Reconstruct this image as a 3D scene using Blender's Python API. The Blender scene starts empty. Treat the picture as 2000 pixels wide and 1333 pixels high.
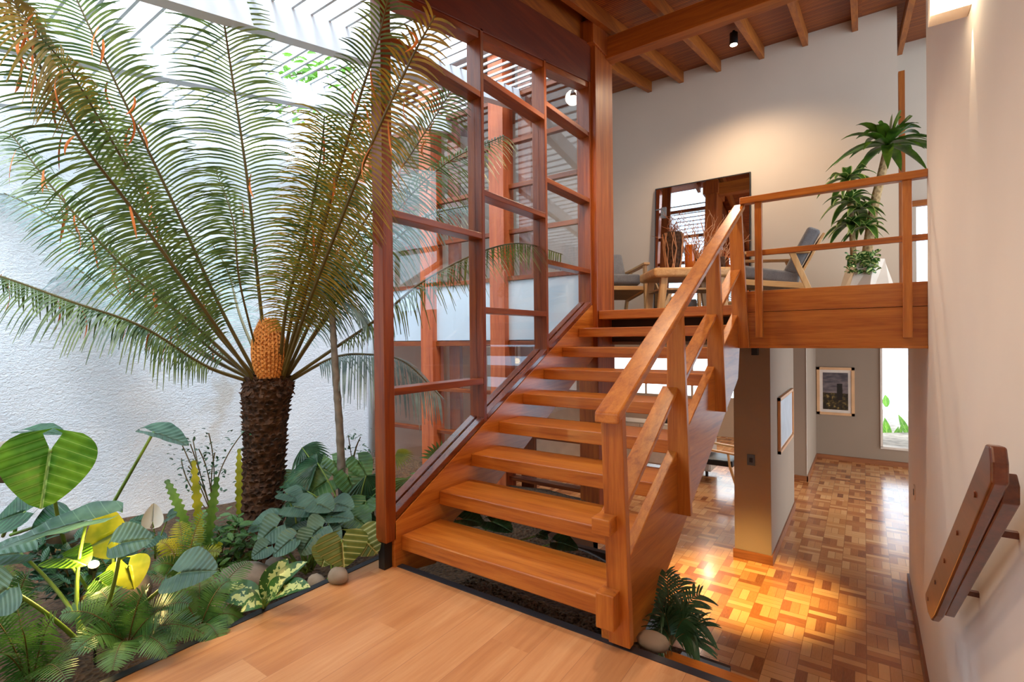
import bpy, bmesh, math, random
from mathutils import Vector, Matrix
random.seed(7)
SC = bpy.context.scene
COL = SC.collection
# ------------------------------------------------------------------ camera
FPX = 981.93
YAW, PIT, ROL = [math.radians(a) for a in (35.0277, -0.2805, -0.5884)]
EYE = Vector((0, 0, 1.3))
CD = Vector((-math.sin(YAW)*math.cos(PIT), math.cos(YAW)*math.cos(PIT), math.sin(PIT)))
_r = Vector((math.cos(YAW), math.sin(YAW), 0)); _u = _r.cross(CD)
CR = _r*math.cos(ROL) + _u*math.sin(ROL)
CU = -_r*math.sin(ROL) + _u*math.cos(ROL)
cam = bpy.data.cameras.new('camera'); camo = bpy.data.objects.new('camera', cam); COL.objects.link(camo)
cam.sensor_width = 36; cam.lens = FPX/2000*36; cam.clip_start = .05; cam.clip_end = 200
M = Matrix((CR, CU, -CD)).transposed().to_4x4(); M.translation = EYE
camo.matrix_world = M
SC.camera = camo
# ------------------------------------------------------------------ light
SC.view_settings.view_transform = 'Standard'; SC.view_settings.look = 'None'
SC.view_settings.gamma = 1; SC.view_settings.use_curve_mapping = False
SC.view_settings.exposure = 0.55
W = bpy.data.worlds.new('sky'); SC.world = W; W.use_nodes = True
wn = W.node_tree.nodes; wl = W.node_tree.links
bg = wn['Background']; bg.inputs['Strength'].default_value = 3.0
tc = wn.new('ShaderNodeTexCoord'); nz = wn.new('ShaderNodeTexNoise'); nz.inputs['Scale'].default_value = 2.0
rp = wn.new('ShaderNodeValToRGB'); rp.color_ramp.elements[0].color = (.50, .75, 1, 1); rp.color_ramp.elements[1].color = (.85, .95, 1, 1)
rp.color_ramp.elements[0].position = .3; rp.color_ramp.elements[1].position = .6
wl.new(tc.outputs['Generated'], nz.inputs['Vector']); wl.new(nz.outputs['Fac'], rp.inputs['Fac']); wl.new(rp.outputs['Color'], bg.inputs['Color'])
WARM = (1.0, .74, .48)
def lamp(name, kind, loc, power, col=WARM, target=None, size=.05, spot=120, blend=.4, label=None, cat='light'):
    l = bpy.data.lights.new(name, kind); l.energy = power; l.color = col
    if kind != 'SUN': l.shadow_soft_size = size
    if kind == 'SPOT': l.spot_size = math.radians(spot); l.spot_blend = blend
    o = bpy.data.objects.new(name, l); COL.objects.link(o); o.location = loc
    if target: o.rotation_euler = (Vector(target)-Vector(loc)).to_track_quat('-Z', 'Y').to_euler()
    return o
sun = bpy.data.lights.new('sun', 'SUN'); sun.energy = 4.0; sun.angle = math.radians(25); sun.color = (.80, .90, 1)
so = bpy.data.objects.new('sun', sun); COL.objects.link(so); so.rotation_euler = (math.radians(18), math.radians(22), 0)
# ------------------------------------------------------------------ helpers
def ray(x, y): return CD + CR*((x-1000)/FPX) + CU*((666.5-y)/FPX)
def at(x, y, ax, val):
    v = ray(x, y); i = 'XYZ'.index(ax); return EYE + v*((val-EYE[i])/v[i])
def P(x, y, D): return EYE + ray(x, y)*D
def tag(o, label=None, cat=None, group=None, kind=None):
    if label: o['label'] = label
    if cat: o['category'] = cat
    if group: o['group'] = group
    if kind: o['kind'] = kind
    return o
def thing(name, label, cat, loc=(0, 0, 0), group=None, kind=None):
    o = bpy.data.objects.new(name, None); COL.objects.link(o); o.location = loc; o.empty_display_size = .1
    return tag(o, label, cat, group, kind)
def obj(name, bm, mat, parent=None, bevel=0, smooth=False, label=None, seg=2, sub=0):
    off = Vector((0, 0, 0)); q = parent
    while q is not None: off += Vector(q.location); q = q.parent
    me = bpy.data.meshes.new(name)
    bmesh.ops.recalc_face_normals(bm, faces=bm.faces[:]) if not bm.faces or not bm.loops.layers.uv else None
    if off.length: bmesh.ops.translate(bm, verts=bm.verts[:], vec=-off)
    bm.to_mesh(me); bm.free()
    if smooth:
        for p in me.polygons: p.use_smooth = True
    for m in (mat if isinstance(mat, (list, tuple)) else [mat]): me.materials.append(m)
    o = bpy.data.objects.new(name, me); COL.objects.link(o); o.parent = parent
    if bevel:
        b = o.modifiers.new('bevel', 'BEVEL'); b.width = bevel; b.segments = seg; b.limit_method = 'ANGLE'; b.harden_normals = False
    if sub:
        s = o.modifiers.new('sub', 'SUBSURF'); s.levels = sub; s.render_levels = sub
    if label: o['label'] = label
    return o
def solo(name, bm, mat, label, cat, group=None, **k):
    return tag(obj(name, bm, mat, None, **k), label, cat, group)
def struct(name, bm, mat, parent=None, **k):
    o = obj(name, bm, mat, parent, **k)
    if parent is None: o['kind'] = 'structure'
    return o
def NB(): return bmesh.new()
def hexa(bm, pts):
    v = [bm.verts.new(p) for p in pts]
    for f in ((0, 3, 2, 1), (4, 5, 6, 7), (0, 1, 5, 4), (1, 2, 6, 5), (2, 3, 7, 6), (3, 0, 4, 7)): bm.faces.new([v[i] for i in f])
def box(bm, x0, x1, y0, y1, z0, z1):
    hexa(bm, [(x0, y0, z0), (x1, y0, z0), (x1, y1, z0), (x0, y1, z0), (x0, y0, z1), (x1, y0, z1), (x1, y1, z1), (x0, y1, z1)]); return bm
def B(*a): return box(NB(), *a)
def prismX(bm, yz, x0, x1):
    """polygon in the Y-Z plane given thickness along X"""
    a = [bm.verts.new((x0, y, z)) for y, z in yz]; b = [bm.verts.new((x1, y, z)) for y, z in yz]
    bm.faces.new(a); bm.faces.new(b[::-1]); n = len(yz)
    for i in range(n): bm.faces.new((a[i], a[(i+1) % n], b[(i+1) % n], b[i]))
    return bm
def bar(bm, p, q, w, h, up=(0, 0, 1)):
    """square-section bar from p to q: w across, h along up"""
    p = Vector(p); q = Vector(q); t = (q-p).normalized(); s = t.cross(Vector(up)).normalized(); n = s.cross(t).normalized()
    s *= w/2; n *= h/2
    hexa(bm, [p-s-n, p+s-n, p+s+n, p-s+n, q-s-n, q+s-n, q+s+n, q-s+n]); return bm
def tube(bm, pts, r, n=8, cap=True):
    pts = [Vector(p) for p in pts]; rings = []
    rr = r if isinstance(r, (list, tuple)) else [r]*len(pts)
    ref = None
    for i, p in enumerate(pts):
        t = (pts[min(i+1, len(pts)-1)]-pts[max(i-1, 0)]).normalized()
        if ref is None: ref = Vector((1, 0, 0)) if abs(t.x) < .8 else Vector((0, 1, 0))
        s = t.cross(ref).normalized(); ref = s.cross(t).normalized()
        rings.append([bm.verts.new(p+(s*math.cos(a)+ref*math.sin(a))*rr[i]) for a in [2*math.pi*k/n for k in range(n)]])
    for a, b in zip(rings, rings[1:]):
        for k in range(n): bm.faces.new((a[k], a[(k+1) % n], b[(k+1) % n], b[k]))
    if cap: bm.faces.new(rings[0][::-1]); bm.faces.new(rings[-1])
    return bm
def lathe(bm, prof, c, n=24):
    return tube(bm, [Vector(c)+Vector((0, 0, z)) for r, z in prof], [max(r, .0005) for r, z in prof], n)
def bez(ps, n):
    """Catmull-Rom through the points, n samples"""
    ps = [Vector(p) for p in ps]; e = [ps[0]*2-ps[1]]+ps+[ps[-1]*2-ps[-2]]; out = []
    m = len(ps)-1
    for i in range(n):
        u = i/(n-1)*m; k = min(int(u), m-1); t = u-k; a, b, c, d = e[k:k+4]
        out.append(.5*((2*b)+(c-a)*t+(2*a-5*b+4*c-d)*t*t+(3*b-a-3*c+d)*t**3))
    return out
def stone(bm, c, s, seed=0, rough=.18):
    rd = random.Random(seed); m = bmesh.ops.create_icosphere(bm, subdivisions=2, radius=1)
    ph = [rd.uniform(0, 6) for _ in range(6)]
    for v in m['verts']:
        p = v.co.copy(); k = 1+rough*(math.sin(p.x*3+ph[0])+math.sin(p.y*3+ph[1])+math.sin(p.z*3+ph[2]))/1.5
        v.co = Vector((p.x*s[0]*k, p.y*s[1]*k, p.z*s[2]*k))+Vector(c)
# ------------------------------------------------------------------ materials
def srgb(h, g=None, b=None):
    c = (h, g, b) if g is not None else tuple(int(h[i:i+2], 16) for i in (0, 2, 4))
    return tuple(((v/255)/12.92 if v/255 <= .04045 else ((v/255+.055)/1.055)**2.4) for v in c)+(1,)
class NT:
    def __init__(s, name):
        s.m = bpy.data.materials.new(name); s.m.use_nodes = True; s.n = s.m.node_tree.nodes; s.l = s.m.node_tree.links; s.b = s.n['Principled BSDF']
    def N(s, t, **k):
        o = s.n.new('ShaderNode'+t)
        for a, v in k.items():
            if isinstance(v, bpy.types.NodeSocket): s.l.new(v, o.inputs[a])
            elif a in o.inputs: o.inputs[a].default_value = v
            else: setattr(o, a, v)
        return o
    def math(s, op, a, b=None, c=None):
        o = s.n.new('ShaderNodeMath'); o.operation = op
        for i, v in enumerate((a, b, c)):
            if v is None: continue
            if isinstance(v, bpy.types.NodeSocket): s.l.new(v, o.inputs[i])
            else: o.inputs[i].default_value = v
        return o.outputs[0]
    def ramp(s, fac, stops):
        o = s.n.new('ShaderNodeValToRGB'); e = o.color_ramp.elements
        while len(e) < len(stops): e.new(.5)
        for x, (p, c) in zip(e, stops): x.position = p; x.color = c
        s.l.new(fac, o.inputs[0]); return o.outputs[0]
    def coord(s, scale=(1, 1, 1), out='Object'):
        t = s.N('TexCoord'); m = s.N('Mapping'); s.l.new(t.outputs[out], m.inputs[0]); m.inputs['Scale'].default_value = scale; return m.outputs[0]
    def noise(s, vec, scale, detail=3, rough=.5, dist=0):
        o = s.N('TexNoise'); s.l.new(vec, o.inputs['Vector'])
        o.inputs['Scale'].default_value = scale; o.inputs['Detail'].default_value = detail; o.inputs['Roughness'].default_value = rough; o.inputs['Distortion'].default_value = dist
        return o.outputs['Fac']
    def bump(s, h, strength=.3, dist=.01):
        o = s.N('Bump'); o.inputs['Strength'].default_value = strength; o.inputs['Distance'].default_value = dist
        s.l.new(h, o.inputs['Height']); s.l.new(o.outputs[0], s.b.inputs['Normal'])
    def set(s, **k):
        for a, v in k.items():
            a = a.replace('_', ' ')
            if isinstance(v, bpy.types.NodeSocket): s.l.new(v, s.b.inputs[a])
            else: s.b.inputs[a].default_value = v
        return s
def plain(name, col, rough=.6, metal=0, var=.08, **k):
    t = NT(name); c = t.coord(); f = t.noise(c, 6, 4)
    d = tuple(max(0, v*(1-var)) for v in col[:3])+(1,); e = tuple(min(1, v*(1+var)) for v in col[:3])+(1,)
    t.set(Base_Color=t.ramp(f, [(.3, d), (.7, e)]), Roughness=rough, Metallic=metal, **k); return t.m
def wood(name, c1, c2, axis='Y', rough=.35, grain=1.0, coat=.15, c3=None, fleck=0):
    t = NT(name); st = {'X': (.06, 1, 1), 'Y': (1, .06, 1), 'Z': (1, 1, .06)}[axis]
    c = t.coord(st); n1 = t.noise(c, 28*grain, 5, .6, .6); n2 = t.noise(c, 7*grain, 3, .5, 1.2); n3 = t.noise(c, 130*grain, 2, .5)
    mix = t.math('ADD', t.math('MULTIPLY', n1, .45), t.math('ADD', t.math('MULTIPLY', n2, .40), t.math('MULTIPLY', n3, .15)))
    col = t.ramp(mix, [(.34, c3 or c1), (.45, c1), (.62, c2)])
    t.set(Base_Color=col, Roughness=rough, Coat_Weight=coat, Coat_Roughness=.2); t.bump(n1, .06, .004); return t.m
S = srgb
M_ = {}
M_['stair'] = {a: wood('stair_wood_'+a, S(176, 98, 32), S(204, 128, 50), a, .30, 1.2, .22, S(138, 68, 18)) for a in 'XYZ'}
M_['red'] = {a: wood('red_wood_'+a, S(120, 50, 12), S(152, 76, 20), a, .33, 1.0, .14, S(88, 32, 7)) for a in 'XYZ'}
M_['beam'] = {a: wood('beam_wood_'+a, S(146, 74, 14), S(176, 98, 24), a, .55, 1.0, .0, S(122, 60, 14)) for a in 'XYZ'}
M_['court'] = {a: wood('daylit_red_wood_'+a, S(182, 86, 44), S(208, 112, 62), a, .4, 1.0, .2, S(150, 62, 30)) for a in 'XYZ'}  # lighter copy of the red wood, the court's daylight put into its colour
M_['hdr'] = wood('header_wood', S(92, 32, 6), S(112, 44, 10), 'Y', .5, 1.0, .0, S(80, 26, 8))
M_['pier'] = wood('pier_wood', S(138, 62, 16), S(170, 90, 28), 'Z', .45, 1.0, .08, S(104, 42, 10))
M_['sill'] = wood('varnished_sill_wood', S(100, 42, 16), S(128, 60, 24), 'Y', .2, 1.0, .6, S(76, 28, 10))
M_['oak'] = {a: wood('light_oak_'+a, S(196, 146, 90), S(222, 176, 120), a, .45, 1.4, .1) for a in 'XYZ'}
M_['rail'] = wood('wall_handrail_wood', S(88, 38, 14), S(116, 56, 22), 'Y', .28, 1.0, .35, S(60, 24, 8))
M_['base'] = {a: wood('baseboard_wood_'+a, S(130, 74, 40), S(165, 100, 58), a, .4) for a in 'XYZ'}
def m_platform():
    t = NT('laminate_boards'); tx = t.N('TexCoord'); sp = t.N('SeparateXYZ'); t.l.new(tx.outputs['Object'], sp.inputs[0])
    x, y = sp.outputs[0], sp.outputs[1]
    bx = t.math('FLOOR', t.math('DIVIDE', x, .19)); off = t.math('MULTIPLY', t.math('FRACT', t.math('MULTIPLY', bx, .618)), 1.3)
    by = t.math('FLOOR', t.math('DIVIDE', t.math('ADD', y, off), 1.3))
    cv = t.N('CombineXYZ', X=bx, Y=by); wn_ = t.N('TexWhiteNoise'); t.l.new(cv.outputs[0], wn_.inputs['Vector'])
    c = t.coord((1, .07, 1)); va = t.N('VectorMath', operation='ADD'); t.l.new(c, va.inputs[0]); 
    sc = t.N('VectorMath', operation='SCALE'); t.l.new(wn_.outputs['Color'], sc.inputs[0]); sc.inputs['Scale'].default_value = 9; t.l.new(sc.outputs[0], va.inputs[1])
    n1 = t.noise(va.outputs[0], 14, 5, .6, .8); n2 = t.noise(va.outputs[0], 90, 2)
    f = t.math('ADD', t.math('MULTIPLY', n1, .6), t.math('ADD', t.math('MULTIPLY', n2, .2), t.math('MULTIPLY', wn_.outputs['Value'], .22)))
    col = t.ramp(f, [(.35, S(190, 128, 80)), (.5, S(204, 144, 94)), (.7, S(218, 164, 116))])
    fr = t.math('FRACT', t.math('DIVIDE', x, .19)); e = t.math('LESS_THAN', t.math('ABSOLUTE', t.math('SUBTRACT', fr, .5)), .493)
    mx = t.N('Mix', data_type='RGBA'); t.l.new(e, mx.inputs[0]); mx.inputs[6].default_value = S(178, 120, 80); t.l.new(col, mx.inputs[7])
    t.set(Base_Color=mx.outputs[2], Roughness=.38, Coat_Weight=.12, Coat_Roughness=.3); t.bump(n1, .04, .002); return t.m
def m_parquet():
    t = NT('mosaic_parquet'); tx = t.N('TexCoord'); sp = t.N('SeparateXYZ'); t.l.new(tx.outputs['Object'], sp.inputs[0])
    x, y = sp.outputs[0], sp.outputs[1]; s = .21
    u = t.math('DIVIDE', x, s); v = t.math('DIVIDE', y, s); cu = t.math('FLOOR', u); cv = t.math('FLOOR', v); fu = t.math('FRACT', u); fv = t.math('FRACT', v)
    par = t.math('FLOORED_MODULO', t.math('ADD', cu, cv), 2) if False else t.math('SUBTRACT', t.math('ADD', cu, cv), t.math('MULTIPLY', t.math('FLOOR', t.math('DIVIDE', t.math('ADD', cu, cv), 2)), 2))
    inv = t.math('SUBTRACT', 1, par)
    across = t.math('ADD', t.math('MULTIPLY', fu, par), t.math('MULTIPLY', fv, inv))
    along = t.math('ADD', t.math('MULTIPLY', fv, par), t.math('MULTIPLY', fu, inv))
    st = t.math('FLOOR', t.math('MULTIPLY', across, 3)); key = t.N('CombineXYZ', X=cu, Y=cv, Z=st)
    w = t.N('TexWhiteNoise'); t.l.new(key.outputs[0], w.inputs['Vector'])
    big = t.N('CombineXYZ', X=t.math('FLOOR', t.math('DIVIDE', x, s*2)), Y=t.math('FLOOR', t.math('DIVIDE', y, s*2))); w2 = t.N('TexWhiteNoise'); t.l.new(big.outputs[0], w2.inputs['Vector'])
    g = t.N('CombineXYZ', X=t.math('MULTIPLY', across, 9), Y=t.math('MULTIPLY', along, 1.2), Z=t.math('MULTIPLY', w.outputs['Value'], 50))
    gn = t.noise(g.outputs[0], 3, 3)
    f = t.math('ADD', t.math('MULTIPLY', w.outputs['Value'], .72), t.math('ADD', t.math('MULTIPLY', gn, .22), t.math('MULTIPLY', w2.outputs['Value'], .12)))
    col = t.ramp(f, [(.1, S(128, 66, 32)), (.32, S(176, 108, 58)), (.6, S(206, 144, 88)), (.95, S(226, 174, 118))])
    fs = t.math('FRACT', t.math('MULTIPLY', across, 3))
    e1 = t.math('LESS_THAN', t.math('ABSOLUTE', t.math('SUBTRACT', fs, .5)), .475); e2 = t.math('LESS_THAN', t.math('ABSOLUTE', t.math('SUBTRACT', along, .5)), .49)
    mx = t.N('Mix', data_type='RGBA'); t.l.new(t.math('MULTIPLY', e1, e2), mx.inputs[0]); mx.inputs[6].default_value = S(142, 88, 50); t.l.new(col, mx.inputs[7])
    ro = t.math('ADD', .16, t.math('MULTIPLY', t.noise(t.coord(), 5, 3), .16))
    t.set(Base_Color=mx.outputs[2], Roughness=ro, Coat_Weight=.3, Coat_Roughness=.12); t.bump(t.noise(t.coord(), 9, 2), .05, .01); return t.m
def m_plaster(name, col, bumpy=.03, sc=30, rough=.85, dist=.004):
    t = NT(name); c = t.coord(); n = t.noise(c, sc, 6, .6); n2 = t.noise(c, 1.2, 3)
    d = tuple(v*.94 for v in col[:3])+(1,)
    t.set(Base_Color=t.ramp(n2, [(.35, d), (.65, col)]), Roughness=rough); t.bump(n, bumpy, dist); return t.m
def m_stucco():
    t = NT('rough_white_stucco'); c = t.coord((1, 1, 1.5)); n = t.noise(c, 34, 6, .65, .3); v = t.noise(c, 95, 3, .6)
    h = t.math('ADD', t.math('MULTIPLY', n, 1.0), t.math('MULTIPLY', v, .35)); n2 = t.noise(t.coord(), .9, 4, .6)
    t.set(Base_Color=t.ramp(n2, [(.30, S(214, 210, 204)), (.36, S(230, 234, 238)), (.7, S(240, 244, 248))]), Roughness=.9); t.bump(h, .8, .018); return t.m
def m_ceil():
    t = NT('slatted_wood_ceiling'); tx = t.N('TexCoord'); sp = t.N('SeparateXYZ'); t.l.new(tx.outputs['Object'], sp.inputs[0]); y = sp.outputs[1]
    q = t.math('DIVIDE', y, .036); fr = t.math('FRACT', q); gr = t.math('LESS_THAN', fr, .28)
    k = t.N('CombineXYZ', X=t.math('FLOOR', t.math('MULTIPLY', sp.outputs[0], .5)), Y=t.math('FLOOR', q)); w = t.N('TexWhiteNoise'); t.l.new(k.outputs[0], w.inputs['Vector'])
    n = t.noise(t.coord((.1, 1, 1)), 20, 3)
    col = t.ramp(t.math('ADD', t.math('MULTIPLY', w.outputs['Value'], .5), t.math('MULTIPLY', n, .5)), [(.2, S(136, 60, 6)), (.8, S(180, 94, 16))])
    mx = t.N('Mix', data_type='RGBA'); t.l.new(gr, mx.inputs[0]); t.l.new(col, mx.inputs[6]); mx.inputs[7].default_value = S(58, 24, 6)
    t.set(Base_Color=mx.outputs[2], Roughness=.55); t.bump(t.math('SUBTRACT', 1, gr), .6, .01); return t.m
def m_soil(name, c1, c2, sc=40, st=.9):
    t = NT(name); c = t.coord(); v = t.N('TexVoronoi'); t.l.new(c, v.inputs['Vector']); v.inputs['Scale'].default_value = sc
    n = t.noise(c, 8, 6, .7); f = t.math('MULTIPLY', t.math('ADD', n, v.outputs['Distance']), .6)
    t.set(Base_Color=t.ramp(f, [(.25, c1), (.7, c2)]), Roughness=.95); t.bump(v.outputs['Distance'], st, .02); return t.m
def m_leaf(name, dark, light, vein=None, nv=9, rough=.4, vw=.06, var=.35, trans=.25, edge=None, splash=None):
    """leaf material: UV u along the midrib, v across (0.5 = midrib)"""
    t = NT(name); uv = t.N('TexCoord').outputs['UV']; sp = t.N('SeparateXYZ'); t.l.new(uv, sp.inputs[0]); u, v = sp.outputs[0], sp.outputs[1]
    n = t.noise(t.coord(), 9, 3); col = t.ramp(n, [(.35, dark), (.68, light)])
    a = t.math('ABSOLUTE', t.math('SUBTRACT', v, .5))
    if vein:
        q = t.math('FRACT', t.math('SUBTRACT', t.math('MULTIPLY', u, nv), t.math('MULTIPLY', a, nv*.55)))
        side = t.math('LESS_THAN', t.math('ABSOLUTE', t.math('SUBTRACT', q, .5)), vw*.8); mid = t.math('LESS_THAN', a, .016)
        f = t.math('MAXIMUM', t.math('MULTIPLY', side, .6), mid)
        mx = t.N('Mix', data_type='RGBA'); t.l.new(f, mx.inputs[0]); t.l.new(col, mx.inputs[6]); mx.inputs[7].default_value = vein; col = mx.outputs[2]
        t.bump(t.math('SINE', t.math('MULTIPLY', q, 6.28)), .25, .01)
    if splash:
        n3 = t.noise(t.coord((1, 1, 1)), 45, 2); f = t.math('GREATER_THAN', t.math('SUBTRACT', n3, t.math('MULTIPLY', a, .55)), .40)
        mx = t.N('Mix', data_type='RGBA'); t.l.new(f, mx.inputs[0]); t.l.new(col, mx.inputs[6]); mx.inputs[7].default_value = splash; col = mx.outputs[2]
    if edge:
        f = t.math('GREATER_THAN', a, .40)
        mx = t.N('Mix', data_type='RGBA'); t.l.new(f, mx.inputs[0]); t.l.new(col, mx.inputs[6]); mx.inputs[7].default_value = edge; col = mx.outputs[2]
    t.set(Base_Color=col, Roughness=rough)
    tr = t.N('BsdfTranslucent'); t.l.new(col, tr.inputs['Color']); ms = t.N('MixShader'); ms.inputs[0].default_value = trans
    t.l.new(t.b.outputs[0], ms.inputs[1]); t.l.new(tr.outputs[0], ms.inputs[2]); t.l.new(ms.outputs[0], t.n['Material Output'].inputs[0]); return t.m
def m_glass(name='clear_glass', tint=(1, 1, 1, 1)):
    t = NT(name); tr = t.N('BsdfTransparent'); tr.inputs[0].default_value = tint; gl = t.N('BsdfGlossy'); gl.inputs['Roughness'].default_value = .01
    lw = t.N('LayerWeight'); lw.inputs[0].default_value = .5; fr = t.math('ADD', .035, t.math('MULTIPLY', t.math('POWER', lw.outputs['Facing'], 4), .45)); ms = t.N('MixShader'); t.l.new(fr, ms.inputs[0]); t.l.new(tr.outputs[0], ms.inputs[1]); t.l.new(gl.outputs[0], ms.inputs[2])
    t.l.new(ms.outputs[0], t.n['Material Output'].inputs[0]); return t.m
def m_emit(name, col, st):
    t = NT(name); t.set(Base_Color=col, Emission_Color=col, Emission_Strength=st); return t.m
def m_fabric(name, c1, c2, sc=160):
    t = NT(name); c = t.coord(); n = t.noise(c, sc, 3, .7); n2 = t.noise(c, 12, 3)
    t.set(Base_Color=t.ramp(t.math('ADD', t.math('MULTIPLY', n, .7), t.math('MULTIPLY', n2, .3)), [(.35, c1), (.65, c2)]), Roughness=.95, Sheen_Weight=.3); t.bump(n, .4, .003); return t.m
M_['platform'] = m_platform(); M_['parquet'] = m_parquet(); M_['ceil'] = m_ceil(); M_['stucco'] = m_stucco()
M_['white'] = m_plaster('white_wall_paint', S(208, 190, 172)); M_['white_lit'] = m_plaster('lit_wall_paint', S(236, 226, 216)); M_['grey'] = m_plaster('grey_wall_paint', S(158, 136, 116)); M_['slab'] = m_plaster('white_slab_paint', S(205, 218, 228), .3, 40)  # right wall gets a lighter copy of the wall paint, its brightness painted in
M_['soffit'] = plain('dark_soffit', S(60, 40, 28)); M_['black'] = plain('black_metal', S(22, 22, 24), .4); M_['edge'] = plain('dark_edge_trim', S(44, 46, 54), .45)
M_['pergola'] = plain('white_pergola_paint', S(218, 226, 232), .6, var=.03)
M_['soil'] = m_soil('garden_soil', S(40, 28, 18), S(92, 66, 42)); M_['gravel'] = m_soil('gravel', S(52, 40, 28), S(120, 98, 74), 55)
M_['stone'] = m_soil('river_stone', S(96, 84, 74), S(150, 136, 122), 6, .2); M_['glass'] = m_glass(); M_['glassb'] = m_glass('court_window_glass')
M_['mirror'] = NT('mirror_silver').set(Base_Color=(.92, .92, .92, 1), Metallic=1, Roughness=.015).m
M_['chairfab'] = m_fabric('grey_wool', S(92, 90, 92), S(126, 122, 122)); M_['ceramic'] = plain('white_ceramic', S(226, 210, 194), .6)
M_['branch'] = plain('dried_branch', S(150, 88, 52), .8, var=.3); M_['branchw'] = plain('pale_dried_branch', S(196, 140, 100), .8, var=.3)
M_['metal'] = plain('grey_metal', S(120, 124, 130), .35, .7)
G = {}
G['cyc'] = m_leaf('cycad_leaflet', S(62, 86, 44), S(118, 134, 62), trans=.35, rough=.35)
G['cycb'] = m_leaf('cycad_leaflet_old', S(122, 104, 28), S(178, 142, 50), trans=.4, rough=.4)
G['cyc_sky'] = m_leaf('cycad_leaflet_skylit', S(100, 128, 128), S(160, 184, 178), trans=.3, rough=.35)  # sky reflected on the leaflets is put into this pale blue colour
G['dry'] = plain('dried_leaflet', S(206, 118, 52), .8, var=.25)
G['rachis'] = plain('frond_stalk', S(92, 78, 34), .5, var=.2)
G['ear'] = m_leaf('elephant_ear_leaf', S(70, 124, 30), S(112, 164, 42), S(176, 206, 110), 7, vw=.03, trans=.4)
G['eard'] = m_leaf('elephant_ear_bluish', S(58, 92, 78), S(92, 128, 108), S(120, 156, 132), 7, vw=.04, trans=.2)  # muted blue-green leaf with paler veins
G['stem'] = plain('green_stem', S(112, 140, 56), .5, var=.2)
G['fern'] = m_leaf('fern_green', S(46, 92, 40), S(104, 148, 68), trans=.3)
G['ferny'] = m_leaf('fern_yellow', S(112, 130, 30), S(178, 176, 46), trans=.4)
G['dark'] = m_leaf('dark_green_leaf', S(24, 62, 40), S(58, 104, 70), S(96, 140, 100), 6, vw=.05, trans=.15, rough=.3)
G['mid'] = m_leaf('mid_green_leaf', S(50, 96, 44), S(96, 140, 72), S(140, 176, 110), 6, vw=.05, trans=.25, rough=.35)
G['dumb'] = m_leaf('dumbcane_leaf', S(34, 84, 34), S(64, 116, 48), trans=.2, splash=S(198, 214, 140), rough=.35)
G['caly'] = m_leaf('bright_vein_leaf', S(88, 110, 44), S(128, 140, 66), S(214, 206, 130), 5, vw=.09, trans=.3)
G['drac'] = m_leaf('corn_plant_leaf', S(36, 66, 18), S(82, 116, 30), trans=.15, rough=.35)
G['dracv'] = m_leaf('corn_plant_striped_leaf', S(36, 72, 24), S(84, 120, 44), trans=.15, edge=S(168, 184, 96), rough=.35)
G['bark'] = m_soil('shaggy_bark', S(20, 12, 8), S(82, 52, 30), 26, 1.0); G['barkg'] = m_soil('grey_bark', S(92, 88, 82), S(140, 132, 122), 14, .3); G['barkt'] = m_soil('tan_cane_bark', S(120, 92, 60), S(180, 148, 104), 30, .5)
G['cone'] = m_soil('orange_cone', S(176, 96, 34), S(214, 140, 66), 40, .6); G['petal'] = plain('white_petal', S(238, 236, 228), .5, var=.02)
# ================================================================== the setting
XW = .348; XG = -2.197; YC = 4.54; ZF = -1.15; ZU = 1.57; YB = 7.25
def zc(y): return 5.05+.2*(y-YB)
ST, RD, BE, OK, BS = M_['stair'], M_['red'], M_['beam'], M_['oak'], M_['base']
struct('floor', B(-2.36, XW, -3.2, 1.965, -.06, 0), M_['platform'])
struct('floor_lower', B(-6, 4, 2.0, 14, ZF-.1, ZF), M_['parquet'])
bm = NB(); box(bm, -2.40, -2.36, -3.2, 2.01, -.10, .004); box(bm, -2.36, XW, 1.965, 2.005, -.10, .004); struct('trim_1', bm, M_['edge'])
bm = NB(); box(bm, -2.38, XW, -3.2, 1.98, -.4, -.062); struct('floor_base', bm, M_['soffit'])
# upper floor slab and lower ceiling
bm = NB(); box(bm, -6, 4, 4.88, 10.5, 1.26, ZU); box(bm, -.80, XW, 4.395, 4.88, 1.26, ZU-.01); struct('floor_upper', bm, M_['soffit'])
bm = NB(); box(bm, -6, 4, 4.88, 14, 1.225, 1.255); box(bm, -.80, 4, 4.40, 4.88, 1.225, 1.255); struct('ceiling_lower', bm, M_['grey'])
# main sloped ceiling
bm = NB(); prismX(bm, [(-3.2, zc(-3.2)), (4.5, zc(4.5)), (4.5, zc(4.5)+.08), (-3.2, zc(-3.2)+.08)], -2.35, 4)
prismX(bm, [(4.5, zc(4.5)), (10.5, zc(10.5)), (10.5, zc(10.5)+.08), (4.5, zc(4.5)+.08)], -6, 4); struct('ceiling', bm, M_['ceil'])
# walls
struct('wall_back', B(-6, .325, YB, YB+.12, ZU, zc(YB)), M_['white'])
bm = NB(); box(bm, .325, .52, 9.0, 9.1, ZU, 5.5); box(bm, .52, 4, 9.0, 9.1, 3.1, 5.5); box(bm, .42, 4, 9.0, 9.1, ZU, ZU+.1); box(bm, 1.3, 4, 9.0, 9.1, ZU, 5.5); box(bm, .225, .325, YB+.12, 9.1, ZU, 5.5); struct('wall_stairhead', bm, M_['white'])
bm = NB(); box(bm, XW, XW+.2, -3.2, 4.345, ZF, 4.6); struct('wall_right', bm, M_['white_lit'])
bm = NB(); box(bm, XW, XW+.2, 4.345, 6.26, ZF, 1.225); struct('wall_right_lower', bm, M_['white_lit'])
bm = NB(); x0 = at(1722, 800, 'Y', 11.73).x; x1 = at(1779, 800, 'Y', 11.73).x; zs = at(1750, 876, 'Y', 11.73).z
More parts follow.
